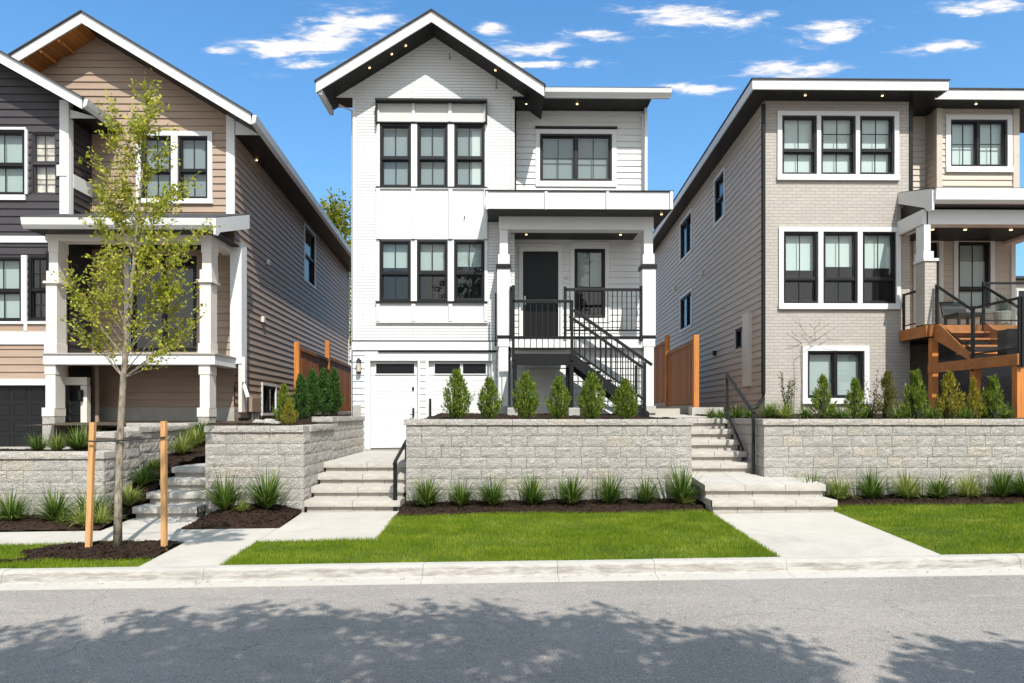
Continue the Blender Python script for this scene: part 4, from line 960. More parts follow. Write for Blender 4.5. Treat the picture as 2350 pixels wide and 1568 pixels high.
# recessed wall, bay and porch wall
YB2, YK = 16.6, 17.03; FB2, FK = front(YB2), front(YK)
bx0, bx1 = xat(2150, YB2), xat(2332, YB2)
zp = zat(437, YB2)
bwn = R(FB2, 2180, 2310, 276, 384)
siding(MB(), FB2, bx0, bx1, zp-.3, zat(238, YB2), .15, .022, [bwn]).build('bay_wall', M['taupe'], H)
siding(MB(), Fr((bx0, YB2), (0, 1), (-1, 0)), 0, YK-YB2, zp-.3, zat(238, YB2), .15, .022).build('bay_side_wall', M['taupe'], H)
window(H, FB2, bwn, 'slide', .5, .97, 'blind_pale', hb=1)
tr = border(MB(), FB2, bwn, .12, -.05, .045, 'lrt'); tr.fbox(FB2, (bwn[0]-.13, bwn[1]+.13, bwn[2]-.14, bwn[2]-.002), -.05, .07); tr.each('window_trim', M['white'], H, bevel=.004)
ct = MB().fbox(FB2, (bx0-.03, bx0+.11, zp-.2, zat(236, YB2)), .002, .045).fbox(FB2, (bx1-.1, bx1+.05, zp-.2, zat(236, YB2)), .002, .045).box(bx0-.035, bx0-.001, YB2, YB2+.1, zp-.2, zat(236, YB2)); ct.each('corner_trim', M['taupe'], H)
kx1 = xat(2326, YK)
kd = R(FK, 2197, 2271, 555.5, 709); kd2 = R(FK, 2104, 2153, 556, 752)
siding(MB(), FK, x1-.1, kx1, 1.7, zat(232, YK), .15, .022, [kd, kd2]).build('porch_wall', M['taupe'], H)
window(H, FK, kd, 'hung', .3, .97, 'blind_green'); MB().fbox(FK, kd2, -.1, -.05).build('door', M['door_black'], H)
tr = border(MB(), FK, kd, .11, -.05, .045); border(tr, FK, kd2, .11, -.08, .045, 'lrt'); tr.fbox(FK, (kx1-.09, kx1+.02, 1.8, zat(480, YK)), .002, .05)
for r in (kd, kd2): tr.fbox(FK, (r[0]-.15, r[1]+.15, r[3]+.11, r[3]+.17), .0, .08)
tr.each('porch_trim', M['white'], H, bevel=.004)
MB().box(kx1-.02, kx1, YK, 30, 1.7, 9).build('far_side_wall', M['taupe'], H)
# porch roof (shed) with its left rake
YPR = 14.9; ax = xat(2144, YPR); zr0, zr1 = zat(470, YPR, 2144), zat(434, YPR, 2144); zbk = zat(447, 16.55, 2044)
ex = 14
MB().prism([(ax-.03, YPR-.03, zr1+.002), (ax-.03, YPR-.03, zr1+.03), (ax-.03, 16.58, zbk+.03), (ax-.03, 16.58, zbk)], (ex-ax, 0, 0)).build('porch_roof', M['shingle'], H)
MB().prism([(ax, YPR, zr0-.12), (ax, YPR+.12, zr0-.12), (ax, YPR+.28, zr0+.02), (ax, 16.19, zbk-.33), (ax, 16.19, zbk-.08), (ax, YPR, zr1)], (-.05, 0, 0)).build('rake_board', M['white'], H, bevel=.005)
MB().box(ax+.002, ex, YPR, YPR+.06, zr0+.03, zr1).prism([(ax+.002, YPR, zr0+.03), (ax+.002, YPR-.06, zr0+.1), (ax+.002, YPR-.08, zr1), (ax+.002, YPR, zr1)], (ex-ax, 0, 0)).build('gutter', M['white'], H)
MB().box(ax+.06, ex, YPR+.07, 15.5, zr0+.02, zr0+.04).build('porch_soffit', M['soffit'], H)
MB().box(ax+.02, ax+.05, YPR+.3, 16.19, zr0-.35, zr0+.3).build('gable_infill', M['soffit'], H)
YC2 = 15.2; FC2 = front(YC2)
bz0, bz1 = zat(515, YC2, 2200), zat(481, YC2, 2200); px = xat(2117, YC2)
MB().box(px, ex, YC2, YC2+.28, bz0, bz1).box(px, px+.28, YC2+.28, YR-.01, bz0, bz1).box(kx1-.25, kx1+.03, YC2+.28, YK-.01, bz0, bz1).build('porch_beam', M['white'], H, bevel=.006)
MB().box(px+.28, ex, YC2+.28, YK-.01, bz0+.08, bz0+.1).build('porch_ceiling', M['soffit'], H)
for u in (2110, 2185, 2290): light(H, (xat(u+30, 15.9), 15.9, bz0+.072), r=.035)
post_stack(H, 'porch_column', FC2, [(2120.5, 2136, 514, 594, 0, ('white', 'shaft')), (2118.5, 2142, 577, 594, .015, ('white', 'collar')), (2121, 2148, 600, 745, .02, ('taupe_brick', 'pedestal')), (2117, 2152, 593.8, 600, .05, ('white', 'ledge'))], .3)
# cedar deck, stair and glass rail
zdk = zat(747, YC2, 2130); dxl = xat(2126, YC2)
D = MB().box(dxl, 14, YC2-.04, YK-.02, zdk-.05, zdk).build('porch_deck', M['decking'], H)
MB().box(dxl-.04, dxl, YC2-.06, YR-.02, zdk-.26, zdk-.002).box(dxl, 14, YC2-.09, YC2-.042, zdk-.26, zdk-.002).build('deck_rim', M['decking'], D, bevel=.006)
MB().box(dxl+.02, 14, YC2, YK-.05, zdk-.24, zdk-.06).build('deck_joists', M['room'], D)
sx0, sx1 = xat(2140, YC2), xat(2250, YC2); ysb = 13.95; zld = zat(835, YC2, 2140)
S = MB()
for x in (sx0, sx1): S.prism([(x-.02, YC2-.09, zdk-.32), (x-.02, ysb, zld-.02), (x-.02, ysb, zld+.1), (x-.02, YC2-.25, zdk), (x-.02, YC2-.09, zdk)], (.045, 0, 0))
S = S.each('stair_stringer', M['decking'], H, bevel=.004)[0]
nt_ = 4
for i in range(nt_):
    y = YC2-.12-(i+1)*(YC2-.12-ysb)/(nt_+1); z = zdk-(i+1)*(zdk-zld)/(nt_+1)
    MB().box(sx0+.03, sx1-.02, y, y+.28, z-.04, z).build('tread', M['decking'], S, bevel=.004)
yl0 = 12.6; lx1 = sx1+.35
LN = MB().box(sx0+.0, lx1, yl0+.045, ysb+.25, zld-.045, zld).build('stair_landing', M['decking'], H)
zl_b = zat(857, YC2, 2140)
MB().box(sx0-.05, sx0-.002, yl0, YC2+.1, zl_b, zld).box(sx0, lx1, yl0, yl0+.044, zl_b, zld).build('landing_beam', M['decking'], LN, bevel=.006)
for (x, y, z1) in ((sx0+.05, YC2+.05, zdk-.27), (sx0+.08, ysb-.02, zl_b+.1), (sx0+.05, yl0+.12, zl_b+.02), (lx1-.1, yl0+.1, zl_b+.02)): MB().box(x-.07, x+.07, y-.07, y+.07, 1.72, z1).build('deck_post', M['cedar_post'], LN, bevel=.006)
lat = MB()
for i in range(26):
    a = sx0+.5+i*.09; 
    lat.bar((a, 14.4, 1.75), (a+.9, 14.4, 2.65), .015, .01, (0, 1, 0)); lat.bar((a+.9, 14.42, 1.75), (a, 14.42, 2.65), .015, .01, (0, 1, 0))
lat.build('lattice', M['black'], LN)
MB().box(x1+.02, 14, 15.3, 15.35, 1.7, zdk-.25).build('skirt_board', M['door_black'], H)
gr = MB(); gg = MB()
def grail(p0, p1, h, posts=(1, 1), foot=.12):
    p0, p1 = Vector(p0), Vector(p1); up = Vector((0, 0, h))
    gr.bar(p0+up, p1+up, .045, .045); gr.bar(p0+Vector((0, 0, .1)), p1+Vector((0, 0, .1)), .03, .03)
    for k, p in zip(posts, (p0, p1)):
        if k: gr.box(p.x-.025, p.x+.025, p.y-.025, p.y+.025, p.z-foot, p.z+h+.03)
    gg.quad(p0+Vector((0, 0, .13)), p1+Vector((0, 0, .13)), p1+up, p0+up)
hr = zat(652, YC2, 2246)-zdk
grail((dxl+.02, 16.1, zdk), (dxl+.02, 15.56, zdk), hr*.9)
grail((sx0+.03, YC2-.1, zdk-.05), (sx0+.03, ysb-.03, zld+.08), .92, (1, 1), .1)
grail((sx1, YC2-.1, zdk), (14, YC2-.1, zdk), hr)
grail((sx1, YC2-.1, zdk-.05), (sx1, ysb-.03, zld+.08), .92, (0, 1), .1)
grail((sx0+.0, ysb-.06, zld), (sx0+.0, yl0+.02, zld), 1.04, (1, 1), .25)
grail((sx0+.04, yl0-.0, zld), (lx1, yl0, zld), 1.04, (1, 1), .25)
gb = gr.build('deck_railing', M['black'], H, bevel=.003); gg.each('glass_panel', M['rail_glass'], gb)
PORCH = (sx0, sx1, zdk)
MB().box(x0+.9, 14, 31, 31.1, 1.5, 8).build('rear_wall', M['taupe'], H)
# ------------------------------------------------------------------ fences
def fence(label, x, y, dx, panels, posts, loc):
    t = thing('wood_fence', label, 'fence', loc, 'cedar fences between the houses')
    X = lambda d: x+dx*d
    b = MB(); rl = MB()
    for (d0, d1, z0, z1) in panels:
        n = max(1, int((d1-d0)/.14))
        for i in range(n):
            a = d0+(d1-d0)*i/n; c = d0+(d1-d0)*(i+1)/n-.006; j = random.uniform(-.004, .004)
            b.hexa([(X(q)+k, y+q, z) for z in (z0, z1) for q, k in ((a, j), (c, j), (c, j+.02), (a, j+.02))])
        sgn = -.03
        for z in (z0+.06, z1-.02): rl.hexa([(X(q)+k, y+q, zz) for zz in (z-.045, z+.045) for q, k in ((d0, sgn), (d1, sgn), (d1, sgn+.085), (d0, sgn+.085))])
    b.build('boards', M['cedar'], t); rl.build('rail', M['cedar'], t)
    for (d, z0, z1) in posts: MB().box(X(d)-.065, X(d)+.065, y+d-.065, y+d+.065, z0, z1).build('post', M['cedar_post'], t, bevel=.008)
    d0, d1 = panels[0][0], panels[-1][1]; k = MB()
    k.hexa([(X(q)+w, y+q, z) for z in (1.5, panels[0][2]-.02) for q, w in ((d0, -.08), (d1, -.08), (d1, .08), (d0, .08))]).build('footing', M['found'], t)
    return t
fence('cedar board fence with tall orange post between the white and taupe houses', 4.68, 16.5, .05, [(.07, 3.55, 2.08, 3.63), (3.65, 9, 2.2, 4.02)], [(0, 1.75, 3.76), (3.6, 1.8, 4.17), (9, 1.8, 4.17)], (4.68, 16.5, 1.7))
fence('cedar board fence with tall orange post beside the brown house, behind dark conifers', -5.25, 17.5, -.052, [(.07, 3.74, 1.95, 3.54), (3.86, 10, 1.95, 3.6)], [(0, 1.65, 3.68), (3.8, 1.65, 4.12), (10, 1.65, 4.1)], (-5.25, 17.5, 1.7))
t = thing('wood_fence', 'distant cedar back fence glimpsed through the narrow gaps between the houses', 'fence', (0, 36, 2), 'cedar fences between the houses'); bk = MB()
for i in range(150): bk.box(-11+i*.15, -11+i*.15+.142, 36+random.uniform(-.004, .004), 36.03, 1.8, 3.75)
bk.build('boards', M['cedar_post'], t); MB().box(-11, 11.5, 35.97, 36.06, 3.75, 3.84).build('rail', M['cedar_post'], t)
MB_ = MB().box(4.45, 5.2, 16.0, 16.3, 1.7, 2.0).box(3.55, 4.4, 16.9, 17.6, 1.7, 1.98).build('concrete_step', M['concrete'], None, bevel=.01)
tag(MB_, 'low concrete steps in the gap beside the white house', 'steps')
# ------------------------------------------------------------------ plants
def grass_clump(n, h, spread, w=.011, seed=1):
    g = np.random.default_rng(seed); K = 5
    a = g.uniform(0, 6.283, n); L = h*g.uniform(.38, 1.22, n); lean = (g.uniform(.02, 1, n)**.75)*1.38*spread; r0 = g.uniform(0, .05, n)
    t = np.linspace(0, 1, K)[None, :]
    ang = lean[:, None]*(.62+.75*t**1.3)
    dr = np.sin(ang); dz = np.cos(ang); st = (L/(K-1))[:, None]
    r = r0[:, None]+np.concatenate([np.zeros((n, 1)), np.cumsum((dr*st)[:, :-1], 1)], 1); z = np.concatenate([np.zeros((n, 1)), np.cumsum((dz*st)[:, :-1], 1)], 1)
    ww = w*g.uniform(.6, 1.2, n)[:, None]*(1-t**1.8*.92)/2; px = -np.sin(a)[:, None]; py = np.cos(a)[:, None]
    x = r*np.cos(a)[:, None]; y = r*np.sin(a)[:, None]
    V = np.stack([np.stack([x-px*ww, y-py*ww, z], 2), np.stack([x+px*ww, y+py*ww, z], 2)], 2).reshape(-1, 3)
    F = []
    base = (np.arange(n)*K*2)[:, None]
    for k in range(K-1): F.append(base+np.array([[2*k, 2*k+1, 2*k+3, 2*k+2]]))
    return V, np.concatenate(F, 0)
def prof_thuja(t): return np.where(t < .38, .60+.40*np.sin(t/.38*1.57), np.maximum(0.02, (1-((t-.38)/.65)**1.3)))
def prof_cone(t): return np.where(t < .12, .8+t*1.6, np.maximum(.02, 1-((t-.12)/.92)**.95))
def thuja(name, Ht, Rd, n, mat_, core, seed, L=(.05, .11), wid=.016, loose=.12, prof=prof_thuja):
    g = np.random.default_rng(seed); ns = n//16; t = np.concatenate([g.uniform(0, .97, ns)**1.05, g.uniform(.9, 1.0, max(4, ns//16))]); ns = len(t)
    az = g.uniform(0, 6.283, ns); lob = 1+.13*np.sin(az*3+t*7+seed)+.09*np.sin(az*5-t*15)
    rr = Rd*prof(np.minimum(t, .99))*lob*np.clip(g.normal(.66, loose*1.2, ns), .25, .95)
    tilt = g.uniform(.25, .75, ns)*(1-.55*t)
    o = np.stack([rr*np.cos(az), rr*np.sin(az), .02+t*Ht*.88], 1); d = np.stack([np.cos(az)*np.sin(tilt), np.sin(az)*np.sin(tilt), np.cos(tilt)], 1)
    sl = Ht*g.uniform(.10, .19, ns)*(1.1-.35*t)
    k = 17; q = np.repeat(np.arange(ns), k); s = np.tile(np.linspace(.05, 1, k), ns); m = len(q)
    p = o[q]+d[q]*(sl[q]*s)[:, None]+g.normal(0, 1, (m, 3))*(.022*Ht*(1.15-s))[:, None]
    dd = d[q]+g.normal(0, .42, (m, 3)); dd /= np.linalg.norm(dd, axis=1)[:, None]
    e = np.cross(dd, g.normal(0, 1, (m, 3))); e /= np.linalg.norm(e, axis=1)[:, None]
    l = g.uniform(L[0], L[1], m)[:, None]*Ht*.62; w = wid*Ht*g.uniform(.45, .95, m)[:, None]*.72
    V = np.stack([p-dd*l*.25, p+e*w+dd*l*.2, p+dd*l, p-e*w+dd*l*.2], 1).reshape(-1, 3)
    root = thing(name, 'x', 'conifer')
    npmesh('foliage', V, np.arange(4*m).reshape(-1, 4), mat_, root, (0, 0, 0))
    kk = MB(); hs = np.linspace(0, .86, 9)
    kk.tube([(0, 0, h*Ht) for h in hs], [max(.004, Rd*.33*float(prof(np.array(h)))) for h in hs], 8).build('inner_branches', core, root, (0, 0, 0))
    return root
GC = {}
def clump_proto(kind):
    n, h, sp, m, sd = {'green': (380, .50, 1.15, 'grass_blade', 3), 'green2': (360, .53, 1.08, 'grass_blade', 5), 'yellow': (380, .46, 1.22, 'grass_yellow', 8), 'low': (170, .34, 1.25, 'grass_yellow', 9), 'lowgreen': (200, .3, 1.35, 'grass_blade', 11)}[kind]
    V, F = grass_clump(n, h, sp, .019, sd); return npmesh('grass_clump', V, F, M[m])
def plant(store, kind, maker, loc, label, cat, group, s=1.0, sz=None):
    if kind not in store: o = store[kind] = maker(kind)
    else: o = copy_tree(store[kind])
    o.location = loc; k = s*random.uniform(.88, 1.1); o.scale = (k, k, k*(sz or 1)); o.rotation_euler = (0, 0, random.uniform(0, 6.28))
    tag(o, label, cat, group); return o
ORD = ['first', 'second', 'third', 'fourth', 'fifth', 'sixth', 'seventh', 'eighth', 'ninth']
GR = 'ornamental grass clumps along the walls'
def grass_at(u, v, Y, kind, label, s=1.0, dz=0, z=None):
    p = P(u, v, Y); plant(GC, kind, clump_proto, (p.x, Y, (zl(p.x, Y)+.035 if z is None else z)+dz), label, 'ornamental grass', GR, s)
for i, u in enumerate((980, 1058, 1130, 1222, 1310, 1400, 1483)):
    grass_at(u, 1150, 11.08, ('green', 'green2')[i % 2], 'spiky green grass clump, %s from the left in front of the tall centre wall' % ORD[i])
grass_at(1565, 1135, 11.1, 'green2', 'taller grass clump with yellow base at the right end of the centre wall', 1.15)
grass_at(1572, 1150, 10.95, 'low', 'small pale yellow grass tuft at the foot of the tall clump beside the landing', .75)
for i, (u, k) in enumerate(((1862, 'green'), (1925, 'yellow'), (2000, 'green2'), (2083, 'yellow'), (2153, 'green'), (2222, 'yellow'), (2297, 'green2'), (2352, 'green'))):
    grass_at(u, 1140, 11.15, k, ('variegated yellowish' if k == 'yellow' else 'dark green')+' grass clump, %s from the left below the long right wall' % ORD[i], .98)
for u, k, l in ((25, 'green', 'green grass clump at the left photo edge, before the low planter wall'), (125, 'green2', 'green grass clump before the low planter wall, middle of three large ones'), (208, 'green', 'green grass clump half behind the leaning left stake, by the low wall corner')):
    grass_at(u, 1200, 10.3, k, l, 1.0)
grass_at(192, 1212, 10.0, 'low', 'low yellow-green grass tuft at the bed edge left of the leaning stake', 1.05)
grass_at(232, 1210, 10.05, 'low', 'low yellow-green grass tuft between the leaning stake and the tree trunk', .9)
grass_at(148, 1205, 10.15, 'lowgreen', 'flat green grass tuft spilling beside the middle clump at far left', .75)
grass_at(515, 1165, 10.55, 'green2', 'green grass clump on the mulch mound, left of two before the short wall', 1.1, .1)
grass_at(612, 1165, 10.55, 'green', 'green grass clump on the mulch mound, right of two before the short wall', 1.1, .12)
grass_at(558, 1168, 10.35, 'low', 'tiny yellow grass tuft between two green clumps on the mulch mound', .6, .1)
for u, v, Y, k, l, s in ((298, 1175, 10.85, 'yellow', 'yellow-green grass clump at the foot of the far left steps', .78), (330, 1140, 11.45, 'green', 'dark green grass clump halfway up beside the far left steps', .78), (352, 1098, 12.0, 'lowgreen', 'small green grass clump near the top of the far left steps', .78),
                         (418, 1052, 12.75, 'yellow', 'golden grass clump on the slope above the far left steps', .8), (447, 1042, 13.2, 'yellow', 'golden grass clump beside the short wall above the far left steps', .85), (466, 1035, 13.6, 'green', 'dark grass clump tucked against the end of the short wall', .8)):
    x = P(u, v, Y).x; grass_at(u, v, Y, k, l, s, 0, side_slope(x, Y)+.01)
for u, k, l, s in ((88, 'green', 'spiky grass clump in the raised planter left of the stone porch foot', .7), (132, 'yellow', 'brownish grass clump in the raised planter in front of the stone porch foot', .75), (178, 'green2', 'large spiky grass in the raised planter right of the stone porch foot', .78), (198, 'green2', 'tall dark grass by the garage trim behind the raised planter', .95)):
    grass_at(u, 1025, 11.8 if u < 195 else 12.4, k, l, s, 0, 1.21)
for u, Y, k, l, s in ((1632, 13.4, 'lowgreen', 'low green mound at the foot of the orange fence post', .8), (1652, 12.9, 'lowgreen', 'rounded bright green mound left of the black handrail post', .85), (1690, 13.3, 'lowgreen', 'spreading green mound behind the black handrail', 1.0), (1722, 13.0, 'lowgreen', 'green mound near the black downpipe foot', .95), (1765, 12.6, 'green', 'dark spiky grass beside the corner of the taupe house', .75),
                      (1805, 12.2, 'low', 'golden low clump in front of the sparse leafy shrub', 1.0), (1930, 12.0, 'lowgreen', 'low green filler between the first two right conifers', .8), (2062, 12.0, 'lowgreen', 'low green filler left of the bright middle conifer', .9), (2140, 12.0, 'lowgreen', 'low green filler under the cedar deck post', .9), (1850, 12.3, 'lowgreen', 'low green filler left of the first right conifer', .95), (2215, 12.0, 'lowgreen', 'low green filler right of the golden conifer', .9),
                      (1785, 12.9, 'lowgreen', 'dark low filler between the downpipe and the sparse leafy shrub', 1.05), (1990, 12.6, 'lowgreen', 'low green filler at the foot of the thin dark shrub', 1.1), (2075, 12.7, 'lowgreen', 'low green filler behind and right of the bronze conifer', 1.1), (2255, 12.6, 'lowgreen', 'low green filler between the slim golden conifer and the loose green one', 1.1), (2310, 12.3, 'lowgreen', 'low green filler at the foot of the rightmost deck post', 1.0), (1910, 12.6, 'lowgreen', 'low green filler under the basement window sill', 1.0), (2150, 12.5, 'low', 'yellowish low filler between the cedar deck post and the golden conifer', .9)):
    x = P(u, 950, Y).x; grass_at(u, 950, Y, k, l, s, 0, 1.76)
TH = {}
def thuja_proto(kind):
    return {'a': lambda: thuja('thuja', .86, .245, 4400, M['thuja'], M['core'], 1), 'b': lambda: thuja('thuja', .84, .235, 4400, M['thuja'], M['core'], 2),
            'd': lambda: thuja('thuja', .95, .145, 4400, M['thuja_dark'], M['core'], 4), 'g': lambda: thuja('thuja', .85, .27, 2200, M['thuja_gold'], M['core_gold'], 5, (.08, .16), .014, .2, prof_cone),
            'z': lambda: thuja('thuja', .85, .25, 2200, M['thuja_bronze'], M['core'], 6, (.07, .14), .013, .18, prof_cone), 'm': lambda: thuja('thuja', .85, .26, 2400, M['thuja'], M['core'], 7, (.07, .15), .014, .2, prof_cone)}[kind]()
GT = 'small upright conifers'
for i, (u, k, hh) in enumerate(((1049, 'a', 1.0), (1123, 'b', .98), (1207, 'a', 1.02), (1282, 'b', 1.06), (1358, 'a', .98), (1435, 'b', .92))):
    p = P(u, 957, 12.15); plant(TH, k, thuja_proto, (p.x, 12.15, 1.745), 'dense green upright conifer, %s of six on the centre wall' % ORD[i], 'conifer', GT, .97, hh)
for u, Y, k, l, s in ((652, 12.9, 'm', 'broad bushy yellow-green conifer at the foot of the brown house', .95), (690, 14.0, 'd', 'dark green conifer, first of four before the left fence', .98), (716, 14.7, 'd', 'dark green conifer, second of four before the left fence', 1.0), (742, 15.2, 'd', 'dark green conifer, third of four before the left fence', 1.02), (766, 15.6, 'd', 'dark green conifer, rightmost of four before the left fence', 1.08)):
    p = P(u, 960, Y); plant(TH, k, thuja_proto, (p.x, Y, 1.60+.05*(Y-11.2)), l, 'conifer', GT, s)
p = P(662, 960, 12.6); plant(TH, 'g', thuja_proto, (p.x, 12.6, 1.64), 'small golden conifer in front of the broad bushy one by the brown house', 'conifer', GT, .55)
for u, k, l, s, q in ((1888, 'm', 'green conifer in front of the basement window, left one', .88, 1), (1962, 'm', 'green conifer in front of the basement window trim, right one', .9, 1), (2036, 'z', 'thin bronze-green conifer right of the basement window', .95, 1), (2102, 'm', 'bright green conifer against the taupe brick, left of the deck post', .95, 1.02),
                     (2178, 'g', 'golden yellow conifer right of the cedar deck post', .95, 1), (2234, 'g', 'slim golden conifer before the middle deck post', .62, 1.35), (2280, 'm', 'loose green conifer before the dark lattice', .9, .98)):
    p = P(u, 950, 12.3); plant(TH, k, thuja_proto, (p.x, 12.3, 1.755), l, 'conifer', GT, s, q)
# ------------------------------------------------------------------ broad-leaf growth helper
def leaves(pts, dirs, size, g, asp=.5):
    n = len(pts); d = dirs+g.normal(0, .55, (n, 3)); d /= np.linalg.norm(d, axis=1)[:, None]
    e = np.cross(d, g.normal(0, 1, (n, 3))); e /= np.linalg.norm(e, axis=1)[:, None]
    f = np.cross(d, e)
    l = size*g.uniform(.65, 1.25, n)[:, None]; w = l*asp*.5
    V = np.stack([pts, pts+d*l*.45+e*w+f*l*.06, pts+d*l-f*l*.08, pts+d*l*.45-e*w+f*l*.06], 1).reshape(-1, 3)
    return V, np.arange(4*n).reshape(-1, 4)
def sprig(label, loc, H, nst, nl, mat_, seed, size=.045):
    g = np.random.default_rng(seed); t = thing('shrub', label, 'shrub', loc); tw = MB(); P_ = []; D_ = []
    for i in range(nst):
        a = g.uniform(0, 6.28); e = np.array([math.cos(a)*.13*H, math.sin(a)*.13*H, H*g.uniform(.6, 1)]); m = e*.5+g.normal(0, .02, 3)
        tw.tube([(0, 0, 0), m, e], [.007, .005, .002], 5)
        k = np.linspace(.15, 1, nl//nst)[:, None]; q = np.where(k < .5, m*k*2, m+(e-m)*(k-.5)*2)+g.normal(0, .02*H, (len(k), 3)); P_.append(q); D_.append(np.tile(e/np.linalg.norm(e), (len(k), 1)))
    V, F = leaves(np.concatenate(P_), np.concatenate(D_), size, g)
    npmesh('foliage', V, F, mat_, t, (0, 0, 0)); tw.build('stem', M['bark'], t, (0, 0, 0)); return t
M['shrub_leaf'] = leafmat('shrub_leaf', (.03, .055, .015), (.075, .10, .025), (.20, .19, .05), .25)
M['dark_leaf'] = leafmat('dark_shrub_leaf', (.025, .025, .012), (.05, .05, .02), (.10, .085, .03), .2)
p = P(1808, 950, 12.6); sprig('sparse leafy shrub with upright stems before the corner of the taupe house', (p.x, 12.6, 1.75), .95, 9, 420, M['shrub_leaf'], 3)
p = P(1999, 950, 12.6); sprig('thin dark brownish shrub at the right edge of the basement window', (p.x, 12.6, 1.75), .9, 5, 200, M['dark_leaf'], 4, .035)
p = P(1868, 950, 15.7); g = np.random.default_rng(77); t = thing('bare_vine', 'bare pale branching stems against the taupe brick above the basement window', 'vine', (p.x, 15.9, 1.8)); tw = MB()
a0 = P(1838, 940, 15.95); a1 = P(1836, 800, 16.0); tw.tube([a0, a0.lerp(a1, .5)+Vector((.02, 0, 0)), a1, P(1872, 782, 16.05)], [.012, .01, .008, .007], 6)
for (u0, v0, u1, v1, u2, v2) in ((1872, 782, 1850, 768, 1822, 764), (1850, 768, 1838, 750, 1820, 736), (1872, 782, 1868, 755, 1856, 742), (1868, 755, 1880, 745, 1882, 735), (1872, 782, 1895, 765, 1924, 748), (1895, 765, 1900, 780, 1935, 782), (1868, 765, 1890, 752, 1905, 740), (1838, 750, 1835, 742, 1832, 730), (1850, 768, 1832, 772, 1815, 772)):
    tw.tube([P(u0, v0, 16.05), P(u1, v1, 16.0), P(u2, v2, 15.98)], [.007, .0055, .003], 5)
tw.build('stem', M['bark'], t)
# ------------------------------------------------------------------ staked young tree
def tz(x, y): return zl(x, y)+.04
YT = 8.6; tb = P(270, 1265, YT); tb.z = tz(tb.x, YT)
def T(u, v, dy=0): u = u if v > 890 else 300-(v-700)*.1+(u-300+(v-700)*.1)*.86; p = P(u, v, YT+dy); return p
t = thing('young_tree', 'slender young street tree with sparse yellow-green leaves, tied between stakes', 'tree', tb)
trunk_px = [(270, 1268), (271, 1150), (276, 1000), (283, 870), (293, 760), (301, 680), (309, 580), (319, 470), (330, 350), (340, 250), (345, 196)]
tp = [T(u, v) for u, v in trunk_px]; tp[0] = tb-Vector((0, 0, .05))
rad = [.054, .044, .04, .036, .032, .026, .02, .015, .010, .006, .003]
MB().tube(tp, rad, 12).build('trunk', M['bark'], t, smooth=True)
g = np.random.default_rng(21); lim = MB(); LP = []; LD = []; LW = []
ends = [(116, 742), (160, 698), (150, 640), (172, 590), (205, 555), (168, 470), (176, 405), (232, 375), (245, 310), (262, 252), (292, 330), (300, 270), (462, 745), (455, 690), (448, 640), (458, 560), (432, 600), (446, 505), (430, 440), (418, 385), (400, 330), (385, 265), (362, 235), (352, 300),
        (415, 800), (395, 770), (205, 770), (250, 690), (370, 690), (240, 600), (400, 520), (250, 470), (380, 420), (350, 560), (270, 400), (330, 640), (232, 445), (222, 640), (345, 745), (290, 500), (428, 690), (285, 430), (360, 480), (182, 655), (410, 640), (140, 735), (255, 540), (330, 380), (318, 300)]
nz = len(tp)
for (u, v) in ends:
    # leave the trunk well below the tip, rise steeply, then arch outwards
    vt = min(868, v+70+abs(u-(300-(v-700)*.1))*.75); i = 0
    while i < nz-2 and trunk_px[i+1][1] > vt: i += 1
    k = (trunk_px[i][1]-vt)/(trunk_px[i][1]-trunk_px[i+1][1]); a = tp[i].lerp(tp[i+1], max(0, min(1, k)))
    dy = g.uniform(-.5, .5)*(.35+abs(u-300)/260); e = T(u, v, 0)+Vector((0, dy, 0)); L = (e-a).length
    c1 = a.lerp(e, .45)+Vector((0, 0, -.02*L))+Vector(g.normal(0, .03, 3)); c2 = a.lerp(e, .75)+Vector(g.normal(0, .03, 3))
    r0 = max(.003, min(.013, .0045*L+.002)); pts = [a, c1, c2, e]; lim.tube(pts, [r0, r0*.7, r0*.45, .0015], 6)
    subs = [(pts, .35, L)]
    for _ in range(int(6+L*7)):
        q = g.uniform(.35, .95); s_ = pts[1].lerp(pts[2], (q-.35)/.4) if q < .75 else pts[2].lerp(pts[3], (q-.75)/.25)
        d = (e-a).normalized()+Vector(g.normal(0, .55, 3)); d.z = abs(d.z)*.6+.1; l2 = g.uniform(.14, .34); f = s_+d.normalized()*l2
        lim.tube([s_, s_.lerp(f, .5)+Vector(g.normal(0, .015, 3)), f], [.0035, .0025, .001], 4, False); subs.append(([s_, s_.lerp(f, .33), s_.lerp(f, .66), f], 0, l2*(.55 if v > 640 else 1.1)))
    for (pp, st, LL) in subs:
        n = int(LL*(30 if st else 46))+3
        n = int(n*1.02)
        for q in np.linspace(st, 1, n):
            x = q*3; j = min(2, int(x)); b = pp[j].lerp(pp[j+1], x-j); LP.append(np.array(b)+g.normal(0, .022, 3)); LD.append(np.array((pp[3]-pp[0]).normalized())*.6+np.array([0, 0, -.12])+g.normal(0, .4, 3))
for q in np.linspace(.5, 1, 200):
    x = q*(nz-1); j = min(nz-2, int(x)); b = tp[j].lerp(tp[j+1], x-j); LP.append(np.array(b)+g.normal(0, .09, 3)); LD.append(g.normal(0, .6, 3)+np.array([0, 0, .4]))
lim.build('branches', M['bark'], t)
V, F = leaves(np.array(LP), np.array(LD), .052, g, .55)
npmesh('foliage', V, F, M['tree_leaf'], t)
